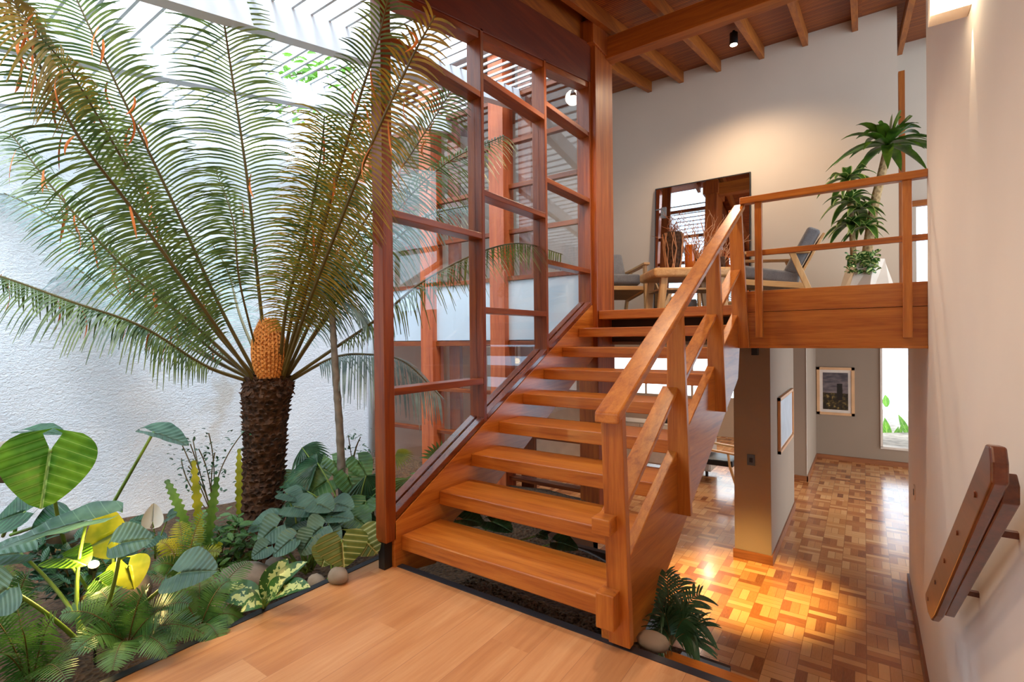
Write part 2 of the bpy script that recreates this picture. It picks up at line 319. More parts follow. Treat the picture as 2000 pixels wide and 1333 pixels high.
box(bm, -.8, x0, 11.73, 11.9, ZF, 1.225); box(bm, x1, 1.2, 11.73, 11.9, ZF, 1.225); box(bm, x0, x1, 11.73, 11.9, ZF, zs); struct('wall_far', bm, M_['grey'])
t = thing('window_3', 'slit window', 'window', (x0, 11.7, zs)); t['kind'] = 'structure'
bm = NB(); box(bm, x0-.02, x0+.015, 11.70, 11.9, zs, 1.225); box(bm, x0-.02, x1, 11.70, 11.9, zs-.03, zs+.01); struct('window_frame', bm, M_['ceramic'], t)
struct('window_pane', B(x0+.015, x1, 11.82, 11.826, zs+.01, 1.225), M_['glass'], t)
for k in ('label', 'category'): del t[k]
bm = NB(); box(bm, -1.4, -.8, 9.72, 12, ZF, 1.225); struct('wall_passage', bm, M_['grey'])
struct('trim_2', B(-.803, -.797, 9.71, 9.73, ZF+.12, 1.225), M_['ceramic'])
struct('wall_column', B(-1.19, -.825, 5.965, 8.1, ZF, 1.225), M_['grey'])
bm = NB(); box(bm, -.8, 1.2, 11.70, 11.73, ZF, ZF+.09); struct('baseboard_far', bm, BS['X'])
bm = NB(); box(bm, -1.205, -.81, 5.95, 8.115, ZF, ZF+.10); struct('baseboard_column', bm, BS['X'])
bm = NB(); box(bm, -1.4, -.785, 9.70, 9.72, ZF, ZF+.09); box(bm, -.8, -.785, 9.7, 11.73, ZF, ZF+.09); struct('baseboard_passage', bm, BS['X'])
bm = NB(); box(bm, XW-.018, XW, 3.0, 6.26, ZF, ZF+.10); struct('baseboard_right', bm, BS['Y'])
# lower left room
bm = NB(); box(bm, -6, -1.2, 13.0, 13.1, ZF, -.2); box(bm, -6, -1.2, 13.0, 13.1, 1.0, 1.225); box(bm, -6.1, -6, YC+.2, 13, ZF, 1.225); struct('wall_living', bm, M_['white'])
bm = NB(); box(bm, -5.65, -3.75, 7.6, 7.7, ZF, .2); box(bm, -5.65, -3.75, 7.6, 7.7, .75, 1.225); box(bm, -5.65, -4.9, 7.6, 7.7, .2, .75); box(bm, -4.0, -3.75, 7.6, 7.7, .2, .75); struct('wall_inner', bm, M_['ceramic'])
bm = NB(); box(bm, -5.8, 4, -3.35, -3.2, -1.2, 3.2); struct('wall_behind', bm, M_['white'])
# garden
bm = NB(); bmesh.ops.create_grid(bm, x_segments=60, y_segments=70, size=1)
for v in bm.verts:
    x = -5.6+(v.co.x+1)/2*(5.6-2.38+1.62); y = -2.5+(v.co.y+1)/2*7.1; v.co = Vector((x, y, -.34+.05*math.sin(x*3.1+y)+.05*math.sin(y*2.3-x*2)+.015*math.sin(x*13)*math.sin(y*11)))
def _out(c): return (c.x > -2.3 and c.y < 1.9) or (c.x > -.98 and (c.y > 2.6 or c.y < 2.0)) or c.x > -.55 or (c.x > -1.5 and c.y > 3.0) or (c.x > -2.2 and c.y > 3.6)
bmesh.ops.delete(bm, geom=[f for f in bm.faces if _out(f.calc_center_median())], context='FACES')
struct('ground_garden', bm, M_['soil'], smooth=True)
bm = NB(); box(bm, -5.6, -2.2, 4.5, 4.6, ZF, -.36); box(bm, -2.25, -2.2, 3.6, 4.6, ZF, -.36); box(bm, -2.25, -1.5, 3.6, 3.65, ZF, -.38); box(bm, -1.55, -1.5, 3.0, 3.65, ZF, -.40); box(bm, -1.55, -.98, 2.98, 3.02, ZF, -.42); box(bm, -1.02, -.98, 2.6, 3.0, ZF, -.42)
box(bm, -1.02, -.55, 2.62, 2.64, ZF, -.33); struct('trim_3', bm, M_['soffit'])
bm = NB(); box(bm, -5.8, -5.6, -3, YC+.4, -1.2, 3.45); struct('wall_garden', bm, M_['stucco'])
solo('drainpipe', tube(NB(), [(-5.52, YC-.02, -.4), (-5.52, YC-.02, 3.5)], .045, 12), M_['pergola'], 'white vertical drainpipe in the corner of the garden wall', 'pipe', smooth=True)
# ------------------------------------------------------------------ pergola over the court
t = thing('pergola', 'white painted slatted pergola roof over the indoor garden', 'pergola', (-4.2, 1, 3.4))
def zp(y): return 3.5+.2*(y-2.83)
for i, x in enumerate((-3.16, -4.26, -5.38)):
    bm = NB(); prismX(bm, [(-3, zp(-3)), (YC+.3, zp(YC+.3)), (YC+.3, zp(YC+.3)+.2), (-3, zp(-3)+.2)], x-.05, x+.05); obj('beam', bm, M_['pergola'], t)
y = -2.9
while y < YC+.25:
    bm = NB(); z = zp(y)+.2; box(bm, -5.75, -2.35, y-.009, y+.009, z, z+.02); obj('slat', bm, M_['pergola'], t); y += .142
# ------------------------------------------------------------------ ceiling timber
bm = NB(); prismX(bm, [(-3.2, 3.478+.2*(-3.2-2.83)), (YC, 3.478+.2*(YC-2.83)), (YC, 3.86+.2*(YC-2.83)), (-3.2, 3.86+.2*(-3.2-2.83))], -2.34, XG)
solo('header_beam', bm, M_['hdr'], 'deep dark red sloping beam above the glazed screen', 'beam', bevel=.004)
bm = NB(); prismX(bm, [(-3.2, 3.86-1.206), (YC, 3.86+.2*(YC-2.83)), (YC, zc(YC)), (-3.2, zc(-3.2))], -2.33, -2.27); struct('wall_above_beam', bm, BE['Y'])
bm = NB(); box(bm, -2.36, -2.15, YC, 4.95, -.5, zc(4.7)); box(bm, -2.40, -2.13, 4.46, 4.98, 4.17, 4.40)
solo('timber_pier', bm, M_['pier'], 'thick red-brown timber pier at the head of the stairs, from garden to ceiling', 'post', bevel=.006)
solo('main_beam', B(-2.15, 4, 4.78, 4.92, 4.15, 4.365), BE['X'], 'heavy horizontal ceiling beam running right from the timber pier', 'beam', bevel=.004)
rn = ['leftmost', 'second', 'third', 'fourth', 'fifth', 'sixth', 'seventh', 'eighth']
for i, xr in enumerate((-2.53, -2.07, -1.57, -1.04, -.55, -.04, .46, .98)):
    bm = NB(); y0 = (-3.2 if xr < .3 else 4.4) if xr > -2.2 else 4.6; y1 = YB if xr < .32 else 9.0
    prismX(bm, [(y0, zc(y0)-.15), (y1, zc(y1)-.15), (y1, zc(y1)), (y0, zc(y0))], xr-.06, xr)
    solo('rafter', bm, BE['Y'], '%s brown rafter from the left where rafters meet the back wall' % rn[i], 'rafter', 'rafters under the wooden ceiling', bevel=.003)
# ------------------------------------------------------------------ glazed screen beside the stairs
w1 = thing('window_1', None, None, (XG, 1.93, .2), kind='structure')
w1['label'] = 'tall glazed screen in red timber between garden and stairs'
zh = lambda y: 3.478+.2*(y-2.83)
sill = lambda y: .30+.53*(y-1.93)
struct('post', B(-2.285, XG, 1.889, 1.963, .155, zh(1.9)), RD['Z'], w1, bevel=.004)
struct('post_foot', B(-2.27, -2.22, 1.895, 1.95, -.10, .155), M_['black'], w1)
for a, b in ((2.785, 2.818), (3.648, 3.682), (4.492, 4.54)):
    struct('mullion', B(-2.325, XG, a, b, sill(a)-.04, zh(a)+.02), RD['Z'], w1, bevel=.003)
pan = [(1.963, 2.785, [2.046, 1.022, at(920, 166, 'X', XG).z]), (2.818, 3.648, [2.358, 1.526, 3.187]), (3.682, 4.492, [2.668, 1.972, 3.317])]
for a, b, zs_ in pan:
    for z in zs_: struct('rail', B(-2.315, XG-.002, a, b, z-.042, z), RD['Y'], w1, bevel=.003)
    bm = NB(); prismX(bm, [(a, sill(a)-.045), (b, sill(b)-.045), (b, sill(b)), (a, sill(a))], -2.325, -2.266); prismX(bm, [(a, sill(a)-.045), (b, sill(b)-.045), (b, sill(b)-.004), (a, sill(a)-.004)], -2.254, XG+.001); struct('sill', bm, M_['sill'], w1, bevel=.003)
    bm = NB(); prismX(bm, [(a, zh(a)-.05), (b, zh(b)-.05), (b, zh(b)+.01), (a, zh(a)+.01)], -2.325, XG-.012); struct('head_rail', bm, RD['Y'], w1, bevel=.003)
    zz = sorted(zs_); lo = sill
    for k in range(len(zz)+1):
        z1a = zz[k]-.04 if k < len(zz) else zh(a)-.04; z1b = zz[k]-.04 if k < len(zz) else zh(b)-.04
        z0a = sill(a) if k == 0 else zz[k-1]; z0b = sill(b) if k == 0 else zz[k-1]
        yb_ = b
        if k == 0 and z0b > z1b:
            yb_ = a+(z1a-z0a)/.53; pts = [(a, z0a), (yb_, z1a), (a, z1a)]
        else: pts = [(a, z0a), (b, z0b), (b, z1b), (a, z1a)]
        bm = NB(); prismX(bm, pts, -2.262, -2.257); struct('pane', bm, M_['glass'], w1)
# ------------------------------------------------------------------ court window wall
w2 = thing('window_2', None, None, (-3.9, 4.64, ZF), kind='structure'); w2['label'] = 'two-storey glazed wall across the garden court'
for x in (-5.66, -4.49, -3.385):
    struct('post', B(x-.10, x+.105, YC, 4.74, -.5, zc(4.6)), M_['court']['Z'], w2, bevel=.004)
for x in (-4.2, -3.12):
    struct('mullion', B(x-.09, x+.08, 4.74, 4.80, -.45, zc(4.7)), RD['Z'], w2, bevel=.003)
zb1 = at(950, 553, 'Y', 4.62).z
struct('slab_band', B(-5.6, -2.36, 4.62, 4.88, 1.285, zb1), M_['slab'], w2)
secs = [(-5.56, -4.59), (-4.385, -3.485), (-3.28, -2.36)]
for a, b in secs:
    for z in (2.53, 3.04, 3.54, 4.05): struct('rail', B(a, b, 4.64, 4.70, z-.05, z), RD['X'], w2, bevel=.003)
    struct('rail', B(a, b, 4.60, 4.70, 1.215, 1.275), RD['X'], w2, bevel=.003)
    struct('rail', B(a, b, 4.60, 4.70, zb1, zb1+.05), RD['X'], w2, bevel=.003)
    struct('pane', B(a, b, 4.665, 4.670, zb1, zc(4.6)), M_['glassb'], w2); struct('pane', B(a, b, 4.665, 4.670, -.3, 1.22), M_['glassb'], w2)
for (a, b), zl in zip(secs, ((at(795, 831, 'Y', 4.62).z, at(795, 906, 'Y', 4.62).z), (at(892, 760, 'Y', 4.62).z, at(870, 841, 'Y', 4.62).z, at(892, 905, 'Y', 4.62).z), (.75, .25, -.25))):
    for z in zl: struct('rail', B(a, b, 4.60, 4.70, z-.04, z), RD['X'], w2, bevel=.003)
bm = NB(); prismX(bm, [(4.65, ZU), (YB, ZU), (YB, zc(YB)), (4.65, zc(4.65))], -6.1, -6.0); struct('wall_left', bm, M_['white'])
# lower court glazing under the stairs (to the right of the pier)
w4 = thing('window_4', None, None, (-1.6, 4.55, -.3), kind='structure'); w4['label'] = 'low timber frame under the stairs'
for z in (at(1060, 845, 'Y', YC).z*0+.34, -.12): struct('rail', B(-3.28, -2.36, 4.50, 4.56, z-.03, z+.03), RD['X'], w4)
# ------------------------------------------------------------------ staircase
stc = thing('staircase', 'open-tread orange wooden staircase with stringers and slanted balustrade', 'staircase', (-1.5, 2.0, 0))
RI, GO = .1745, .318
for k in range(9):
    y = 2+GO*k; z = .17+RI*k
    x0 = XG if k < 8 else -2.14
    obj('tread', B(x0, -.935+.027*(y-2), y, y+.325, z-.085, z), ST['X'], stc, bevel=.006)
bm = NB(); prismX(bm, [(1.95, .255), (4.54, sill(4.54)-.045), (4.54, 1.10), (2.28, -.10), (1.95, -.04)], -2.285, XG); obj('stringer', bm, ST['Y'], stc, bevel=.004)
def skew(bm, k=.035, lean=None):
    for v in bm.verts: v.co.x += k*(v.co.y-2)
    return bm
bm = NB(); prismX(bm, [(1.99, .195), (4.36, 1.50), (4.36, 1.20), (4.30, .96), (2.30, -.15), (1.99, -.02)], -.94, -.885); skew(bm, .027); obj('stringer', bm, ST['Y'], stc, bevel=.005)
def board(y, th, bl, br, zb, tl, tr, zt):
    bm = NB(); hexa(bm, [(bl, y, zb), (br, y, zb), (br, y+th, zb), (bl, y+th, zb), (tl, y, zt), (tr, y, zt), (tr, y+th, zt), (tl, y+th, zt)]); return bm
th = .045; Lb, Rb, Lt, Rt = at(1160, 803, 'Y', 1.91), at(1209, 812, 'Y', 1.91), at(1433, 399, 'Y', 4.335), at(1455, 400, 'Y', 4.335)
zb_, zt_ = (Lb.z+Rb.z)/2, (Lt.z+Rt.z)/2; Lb.z = Rb.z = zb_; Lt.z = Rt.z = zt_
hz = lambda y: zb_-th+(zt_-zb_)/(4.335-1.91)*(y-1.91)+.01
obj('newel_post', board(1.95, .045, -.888, -.793, .02, -.916, -.820, hz(1.97)), ST['Z'], stc, bevel=.004)
obj('baluster', board(2.83, .04, -.915, -.790, .305, -.918, -.829, hz(2.85)), ST['Z'], stc, bevel=.004)
obj('baluster', board(3.62, .04, -.888, -.770, .785, -.897, -.810, hz(3.64)), ST['Z'], stc, bevel=.004)
obj('baluster', board(4.30, .04, -.860, -.742, 1.205, -.886, -.790, hz(4.32)), ST['Z'], stc, bevel=.004)
hc = [Lb-Vector((0, 0, th)), Rb-Vector((0, 0, th)), Rt-Vector((0, 0, th)), Lt-Vector((0, 0, th)), Lb, Rb, Rt, Lt]
bm = NB(); hexa(bm, hc); obj('hand_rail', bm, ST['Y'], stc, bevel=.008)
mz = lambda y: 1.00+.552*(y-2.8)
for (a, b, la, ra, lb, rb) in ((1.99, 2.84, -.935, -.835, -.945, -.855), (2.86, 3.63, -.93, -.84, -.905, -.825), (3.65, 4.31, -.90, -.82, -.885, -.80)):
    bm = NB(); hexa(bm, [(la, a, mz(a)-.03), (ra, a, mz(a)-.03), (rb, b, mz(b)-.03), (lb, b, mz(b)-.03), (la, a, mz(a)), (ra, a, mz(a)), (rb, b, mz(b)), (lb, b, mz(b))]); obj('middle_rail', bm, ST['Y'], stc, bevel=.004)
obj('bracket_block', B(-.925, -.845, 1.875, 2.04, .495, .56), ST['X'], stc, bevel=.004)
obj('bracket_block', B(-.915, -.835, 1.885, 2.04, .105, .25), ST['Z'], stc, bevel=.004)
# landing front
ld = thing('landing_fascia', 'two-board wooden fascia beam closing the edge of the upper landing', 'beam', (-.2, 4.35, 1.2))
zsm = at(1600, 605, 'Y', 4.34).z
obj('fascia_board', B(-.80, XW, 4.34, 4.39, 1.222, zsm-.003), ST['X'], ld, bevel=.003); obj('fascia_board', B(-.80, XW, 4.34, 4.39, zsm, 1.655), ST['X'], ld, bevel=.003)
obj('bottom_lip', B(-.80, XW, 4.325, 4.40, 1.205, 1.225), ST['X'], ld, bevel=.002)
lr = thing('landing_railing', 'wooden railing with two posts along the upper landing edge', 'railing', (-.2, 4.31, 1.3))
zt = at(1630, 365, 'Y', 4.30).z
obj('hand_rail', B(-.80, XW, 4.275, 4.345, zt-.03, zt+.022), ST['X'], lr, bevel=.005)
zm = at(1630, 480, 'Y', 4.33).z; obj('middle_rail', B(-.76, XW, 4.315, 4.345, zm-.022, zm+.02), ST['X'], lr, bevel=.003)
for xp in (1482, 1773):
    p = at(xp, 600, 'Y', 4.30).x; obj('post', B(p-.026, p+.026, 4.295, 4.339, at(xp, 660, 'Y', 4.3).z, zt-.03), ST['Z'], lr, bevel=.004)
# lower flight, first steps
ls = thing('descending_steps', 'short flight of wooden steps from the platform down to the parquet', 'steps', (-.2, 2.0, ZF))
for k in range(5):
    z = -.17-.175*k; y = 2.01+.26*k; obj('tread', B(-.76 if k else -.79, XW-.02, y, y+(.33 if k == 0 else .27), z-.045, z), ST['X'], ls, bevel=.004)
    if k: obj('riser', B(-.76, XW-.02, y+.01, y+.03, z-.175, z-.045), ST['X'], ls)
# ------------------------------------------------------------------ handrail on the right wall
hr = thing('wall_handrail', 'worn dark brown wooden handrail board fixed slanting on the right wall', 'handrail', (XW, 2.3, .5))
bm = NB(); prismX(bm, [(1.60, 1.0), (1.62, 1.035), (1.67, 1.03), (3.20, .02), (3.20, -.01), (3.09, -.03), (2.95, .0), (2.80, .09), (1.60, .95)], .24, .272); obj('board', bm, M_['rail'], hr, bevel=.007, seg=3)
bm = NB(); prismX(bm, [(1.69, .93), (1.72, .955), (2.86, .14), (2.80, .10), (1.69, .885)], .272, .306); obj('backing_board', bm, M_['rail'], hr, bevel=.004)
for y in (1.95, 2.55): obj('wall_bracket', B(.300, XW, y-.010, y+.010, .91-.70*(y-1.69), .928-.70*(y-1.69)), M_['rail'], hr)
for px_, py_ in ((1905, 966), (1870, 1041), (1845, 1096), (1827, 1138), (1813, 1171)):
    p = at(px_, py_, 'X', .24); bm = NB(); bmesh.ops.create_cone(bm, cap_ends=True, segments=12, radius1=.009, radius2=.009, depth=.008, matrix=Matrix.Translation(p) @ Matrix.Rotation(math.pi/2, 4, 'Y')); obj('wooden_plug', bm, M_['rail'], hr)
# ------------------------------------------------------------------ lamps
def cyl_spot(name, c, label, power, spot=130, r=.045, h=.13, blend=.5, group=None, target=None, col=WARM, seen=True):
    t = thing(name, label, 'lamp', c, group)
    bm = NB(); lathe(bm, [(r, .0), (r, h)], c, 24); lathe(bm, [(r*.35, h), (r*.35, h+.03)], c, 12); obj('housing', bm, M_['black'], t, smooth=False)
    bm = NB(); lathe(bm, [(r*.86, -.004), (r*.86, .002)], c, 24); obj('lens', bm, m_emit(name+'_lens_light', (1, .85, .65, 1), 8), t)
    l = lamp(name+'_light', 'SPOT', (c[0], c[1], c[2]-.02), power, col, target or (c[0], c[1], c[2]-1), .10, spot, blend); return t
yl = 6.25; cyl_spot('ceiling_or_fill_spot', (-1.215, yl, zc(yl)-.185), 'black cylinder spotlight on the ceiling above the mirror', 150, 145, blend=.8, col=(1, .78, .54))
cyl_spot('ceiling_or_fill_spot', (-1.5, 3.6, zc(3.6)-.17), 'added black cylinder fill spotlight above the staircase', 130, 110, group='added fill spotlights')  # unseen fill spot added to light the stairs
cyl_spot('ceiling_or_fill_spot', (-.9, .4, zc(.4)-.17), 'added black cylinder fill spotlight above the platform', 90, 130, group='added fill spotlights')  # another unseen fill spot, added to light the platform
cyl_spot('ceiling_or_fill_spot', (2.2, 6.0, zc(6.0)-.17), 'added black cylinder fill spotlight above the right end of the upper landing', 60, 120)  # added fill spot for the landing, kept out of view
q = at(1452, 1150, 'Z', ZF)
def downlight(x, y, z, power, label, spot=70, col=(1, .72, .32), tg=None):
    t = thing('downlight_or_fill', label, 'lamp', (x, y, z)); bm = NB(); lathe(bm, [(.045, -.012), (.045, .0)], (x, y, z), 20); obj('rim', bm, M_['black'], t)
    bm = NB(); lathe(bm, [(.035, -.016), (.035, -.010)], (x, y, z), 20); obj('lens', bm, m_emit('downlight_lens_light', (1, .8, .5, 1), 6), t); lamp('downlight_light', 'SPOT', (x, y, z-.03), power, col, tg, .08, spot, .8)
downlight(q.x+.05, 4.62, 1.224, 480, 'small recessed downlight in the lower ceiling behind the fascia', 46, (1, .70, .22), q)
downlight(-3.8, 6.2, 1.224, 40, 'small added fill downlight in the lower room behind the court glass', 120, WARM)  # added fill lamp for the room behind the court glass
downlight(-2.2, 8.0, 1.224, 60, 'small added fill downlight over the lower living room', 140, (1, .85, .7))  # fill lamp added to brighten the lower living room
p = at(1474, 686, 'Y', 5.9)
solo('junction_box', B(p.x-.03, p.x+.03, 5.88, 5.965, p.z-.045, 1.225), M_['black'], 'small black square box on the column under the landing fascia', 'fixture')
# wall sconce
sc = thing('sconce_or_fill', 'bright rectangular up-and-down wall light at top right', 'lamp', (XW, 2.9, 2.8))
ps = at(1872, 0, 'X', XW-.04)
q0 = at(1817, 31, 'Y', ps.y); zz = at(1845, 22, 'Y', ps.y).z
obj('housing', B(q0.x, XW, ps.y+.004, ps.y+.10, zz, zz+.16), M_['ceramic'], sc, bevel=.003)
obj('front_diffuser', B(q0.x, XW-.004, ps.y-.004, ps.y+.004, zz, zz+.16), m_emit('sconce_light', (1, .88, .66, 1), 9), sc)
lamp('sconce_down_light', 'SPOT', (XW-.022, ps.y, zz-.01), 8, (1, .78, .5), (XW-.012, ps.y, ps.z-1), .004, 26, .25)
lamp('sconce_or_fill_up_light', 'SPOT', (XW-.04, ps.y, ps.z+.15), 8, (1, .78, .5), (XW-.02, ps.y, ps.z+1.2), .01, 90, .6)
lamp('sconce_glow', 'POINT', (XW-.16, ps.y-.05, zz-.02), 1, (1, .78, .5), size=.04)

for y in (-.6, -2.2):   # added fill up-lights on the right wall, out of view, to brighten the ceiling
    sc2 = thing('sconce_or_fill', 'added rectangular fill light on the right wall, %s' % ('just behind the viewer' if y > -1 else 'farthest back'), 'lamp', (XW, y, 2.0), 'added fill lights behind the camera')
    obj('housing', B(XW-.075, XW, y-.05, y+.05, 1.95, 2.07), M_['ceramic'], sc2, bevel=.003); obj('glow_plate', B(XW-.06, XW-.015, y-.035, y+.035, 2.07, 2.078), bpy.data.materials['sconce_light'], sc2)
    lamp('sconce_or_fill_up_light', 'SPOT', (XW-.06, y, 2.1), 60, (1, .78, .55), (XW-.9, y+.9, 4), .04, 150, .8)
# ================================================================== plants
UP = Vector((0, 0, 1))
def uvl(bm): return bm.loops.layers.uv.get('UVMap') or bm.loops.layers.uv.new('UVMap')
def grid_face(bm, rows, uvs, mi=0):
    L = uvl(bm)
    for a, b, ua, ub in zip(rows, rows[1:], uvs, uvs[1:]):
        for k in range(len(a)-1):
            if (a[k].co-a[k+1].co).length < 1e-6 and (b[k].co-b[k+1].co).length < 1e-6: continue
            try: f = bm.faces.new((a[k], a[k+1], b[k+1], b[k]))
            except ValueError: continue
            f.material_index = mi
            for lp, uv in zip(f.loops, (ua[k], ua[k+1], ub[k+1], ub[k])): lp[L].uv = uv
def strap(bm, pts, W, n=None, N=UP, fold=.25, prof=None, mi=0):
    """long leaf along pts"""
    rows, uvs = [], []
    m = len(pts)
    for i, p in enumerate(pts):
        t = i/(m-1); T = (pts[min(i+1, m-1)]-pts[max(i-1, 0)]).normalized(); s = T.cross(N)
        s = s.normalized() if s.length > 1e-4 else Vector((1, 0, 0)); nn = s.cross(T)
        w = W/2*(prof(t) if prof else math.sin(math.pi*min(1, .08+t*.92))**.7)
        rows.append([bm.verts.new(p-s*w+nn*w*fold), bm.verts.new(p), bm.verts.new(p+s*w+nn*w*fold)]); uvs.append([(t, 0), (t, .5), (t, 1)])
    grid_face(bm, rows, uvs, mi)
def arc(a, b, sag, n=9, side=None):
    """curve from a to b bowed by the vector sag"""
    a, b = Vector(a), Vector(b); return [a.lerp(b, i/(n-1))+Vector(sag)*4*(i/(n-1))*(1-i/(n-1)) for i in range(n)]
def heart(bm, A, tip, W, face=.6, cup=.12, wave=.02, back=.38, curl=.12, seed=0, N=None):
    """heart-shaped leaf; A is where the stalk meets the blade"""
    A, tip = Vector(A), Vector(tip); L = (tip-A).length; T = (tip-A)/L
    tc_ = (EYE-A).normalized(); n0 = (N if N is not None else (tc_*face+UP*(1-face))); s = T.cross(n0).normalized(); n = s.cross(T).normalized(); rd = random.Random(seed); ph = rd.uniform(0, 6)
    nu, nv = 16, 5
    for sg in (-1, 1):
        rows, uvs = [], []
        for i in range(nu+1):
            u = -back+(1+back)*i/nu
            x = (u+back)/(1+back)
            w = (math.sin(math.pi*x**.72)**.62)*(1-.25*x) if 0 < x < 1 else 0
            inner = 0 if u >= 0 else min(w*.9, .62*(-u))
            row, uvr = [], []
            for j in range(nv+1):
                q = j/nv; c = (inner+(w-inner)*q); off = sg*c*W/2*1.15
                h = cup*W*(c**2)-curl*L*max(0, u)**2+wave*math.sin(u*16+ph+sg)*c*L*.6
                row.append(bm.verts.new(A+T*(u*L)+s*off+n*h)); uvr.append((u*.9+.3, .5+sg*c*.5))
            rows.append(row if sg > 0 else row); uvs.append(uvr)
        grid_face(bm, rows, uvs)
    bmesh.ops.remove_doubles(bm, verts=bm.verts[:], dist=1e-5)
def pinnate(bm, pts, n, L, W, start=.15, fwd=.45, droop=.35, N=UP, mi=0, rmi=1, r0=.012, tipL=.35, rd=random, segs=5, jit=.12, gap=0, fold=0, pprof=None):
    """frond: rachis tube along pts with n leaflets a side"""
    m = len(pts); cum = [0]
    for a, b in zip(pts, pts[1:]): cum.append(cum[-1]+(b-a).length)
    tot = cum[-1]
    f0 = len(bm.faces)
    tube(bm, pts, [r0*(1-.75*i/(m-1)) for i in range(m)], 5)
    bm.faces.ensure_lookup_table()
    for f in bm.faces[f0:]: f.material_index = rmi
    Lr = uvl(bm)
    for k in range(n):
        s = start+(1-start)*(k+.3)/n; d = s*tot; i = 0
        while i < m-2 and cum[i+1] < d: i += 1
        q = (d-cum[i])/max(1e-6, cum[i+1]-cum[i]); p = pts[i].lerp(pts[i+1], q); T = (pts[min(i+2, m-1)]-pts[max(i-1, 0)]).normalized()
        side = T.cross(N).normalized(); nn = side.cross(T).normalized(); x = (s-start)/(1-start)
        ll = L*(pprof(x) if pprof else (min(1, .35+x*3.2)*(1 if x < .55 else 1-(1-tipL)*((x-.55)/.45)**1.6)))
        for sg in (-1, 1):
            if gap and rd.random() < gap: continue
            lk = ll*rd.uniform(1-jit, 1+jit*.5); fw = fwd+x*.35+rd.uniform(-.06, .06)
            dr = (side*sg*math.cos(fw)+T*math.sin(fw)+nn*.12).normalized()
            g = Vector((0, 0, -1))*lk*droop*rd.uniform(.8, 1.25)
            wv = dr.cross(nn).normalized()
            rows, uvs = [], []
            for j in range(segs+1):
                t = j/segs; c = p+dr*lk*t+g*t*t; w = W/2*(math.sin(math.pi*min(.97, .12+.86*t))**.55)
                rows.append([bm.verts.new(c-wv*w), bm.verts.new(c+wv*w)]); uvs.append([(t, 0), (t, 1)])
            grid_face(bm, rows, uvs, mi)
def dries(pts, n, rd, L=.16):
    bm = NB()
    for _ in range(n):
        i = rd.randint(len(pts)//3, len(pts)-3); p = pts[i]+Vector((rd.uniform(-.06, .06), rd.uniform(-.06, .06), rd.uniform(-.03, .02)))
        e = p+Vector((rd.uniform(-.05, .05), rd.uniform(-.04, .04), -L*rd.uniform(.6, 1.4))); c = arc(p, e, (rd.uniform(-.04, .04), rd.uniform(-.03, .03), 0), 7)
        strap(bm, c, .014, N=Vector((rd.uniform(-1, 1), rd.uniform(-1, 1), .3)).normalized(), fold=.5)
    return bm
# ------------------------------------------------------------------ the big cycad
rd = random.Random(11)
cy = thing('cycad', 'tall cycad palm with shaggy dark trunk and long arching feather fronds', 'palm tree', tuple(P(500, 1095, 3.8)))
def trunk_mesh():
    bm = NB(); n = 28; ctr = [(500, 1120, .205), (500, 1095, .195), (508, 1040, .175), (512, 960, .160), (516, 900, .155), (518, 850, .158), (520, 800, .172), (523, 765, .19), (525, 745, .175), (525, 730, .09)]
    pts = bez([P(x, y, 3.8) for x, y, r in ctr], 46); rs = []
    for i in range(46):
        u = i/45*(len(ctr)-1); k = min(int(u), len(ctr)-2); rs.append(ctr[k][2]+(ctr[k+1][2]-ctr[k][2])*(u-k))
    rings = []
    for i, (p, r) in enumerate(zip(pts, rs)):
        rings.append([bm.verts.new(p+Vector((math.cos(a), math.sin(a), 0))*(r*(.90+rd.uniform(-.05, .05)+.03*math.sin(i*2.1)))) for a in [2*math.pi*k/n for k in range(n)]])
    for a, b in zip(rings, rings[1:]):
        for k in range(n): bm.faces.new((a[k], a[(k+1) % n], b[(k+1) % n], b[k]))
    bm.faces.new(rings[-1])
    for i in range(1, 44):                                    # overlapping leaf bases
        for k in range(20):
            a = 2*math.pi*(k+.5*(i % 2))/20+rd.uniform(-.08, .08); r = rs[i]; o = Vector((math.cos(a), math.sin(a), 0)); tg = Vector((-o.y, o.x, 0))
            c = pts[i]+o*r*.88; h = .028*rd.uniform(.7, 1.3); out = .022*rd.uniform(.5, 1.5); dn = -1 if i > 34 and rd.random() < .5 else 1
            v = [bm.verts.new(c-tg*.022), bm.verts.new(c+tg*.022), bm.verts.new(c+o*out+tg*.012+UP*h*dn), bm.verts.new(c+o*out-tg*.012+UP*h*dn), bm.verts.new(c+UP*.03)]
            for f in ((0, 1, 2, 3), (3, 2, 4), (0, 3, 4), (1, 4, 2)): bm.faces.new([v[j] for j in f])
    return bm
obj('trunk', trunk_mesh(), G['bark'], cy)
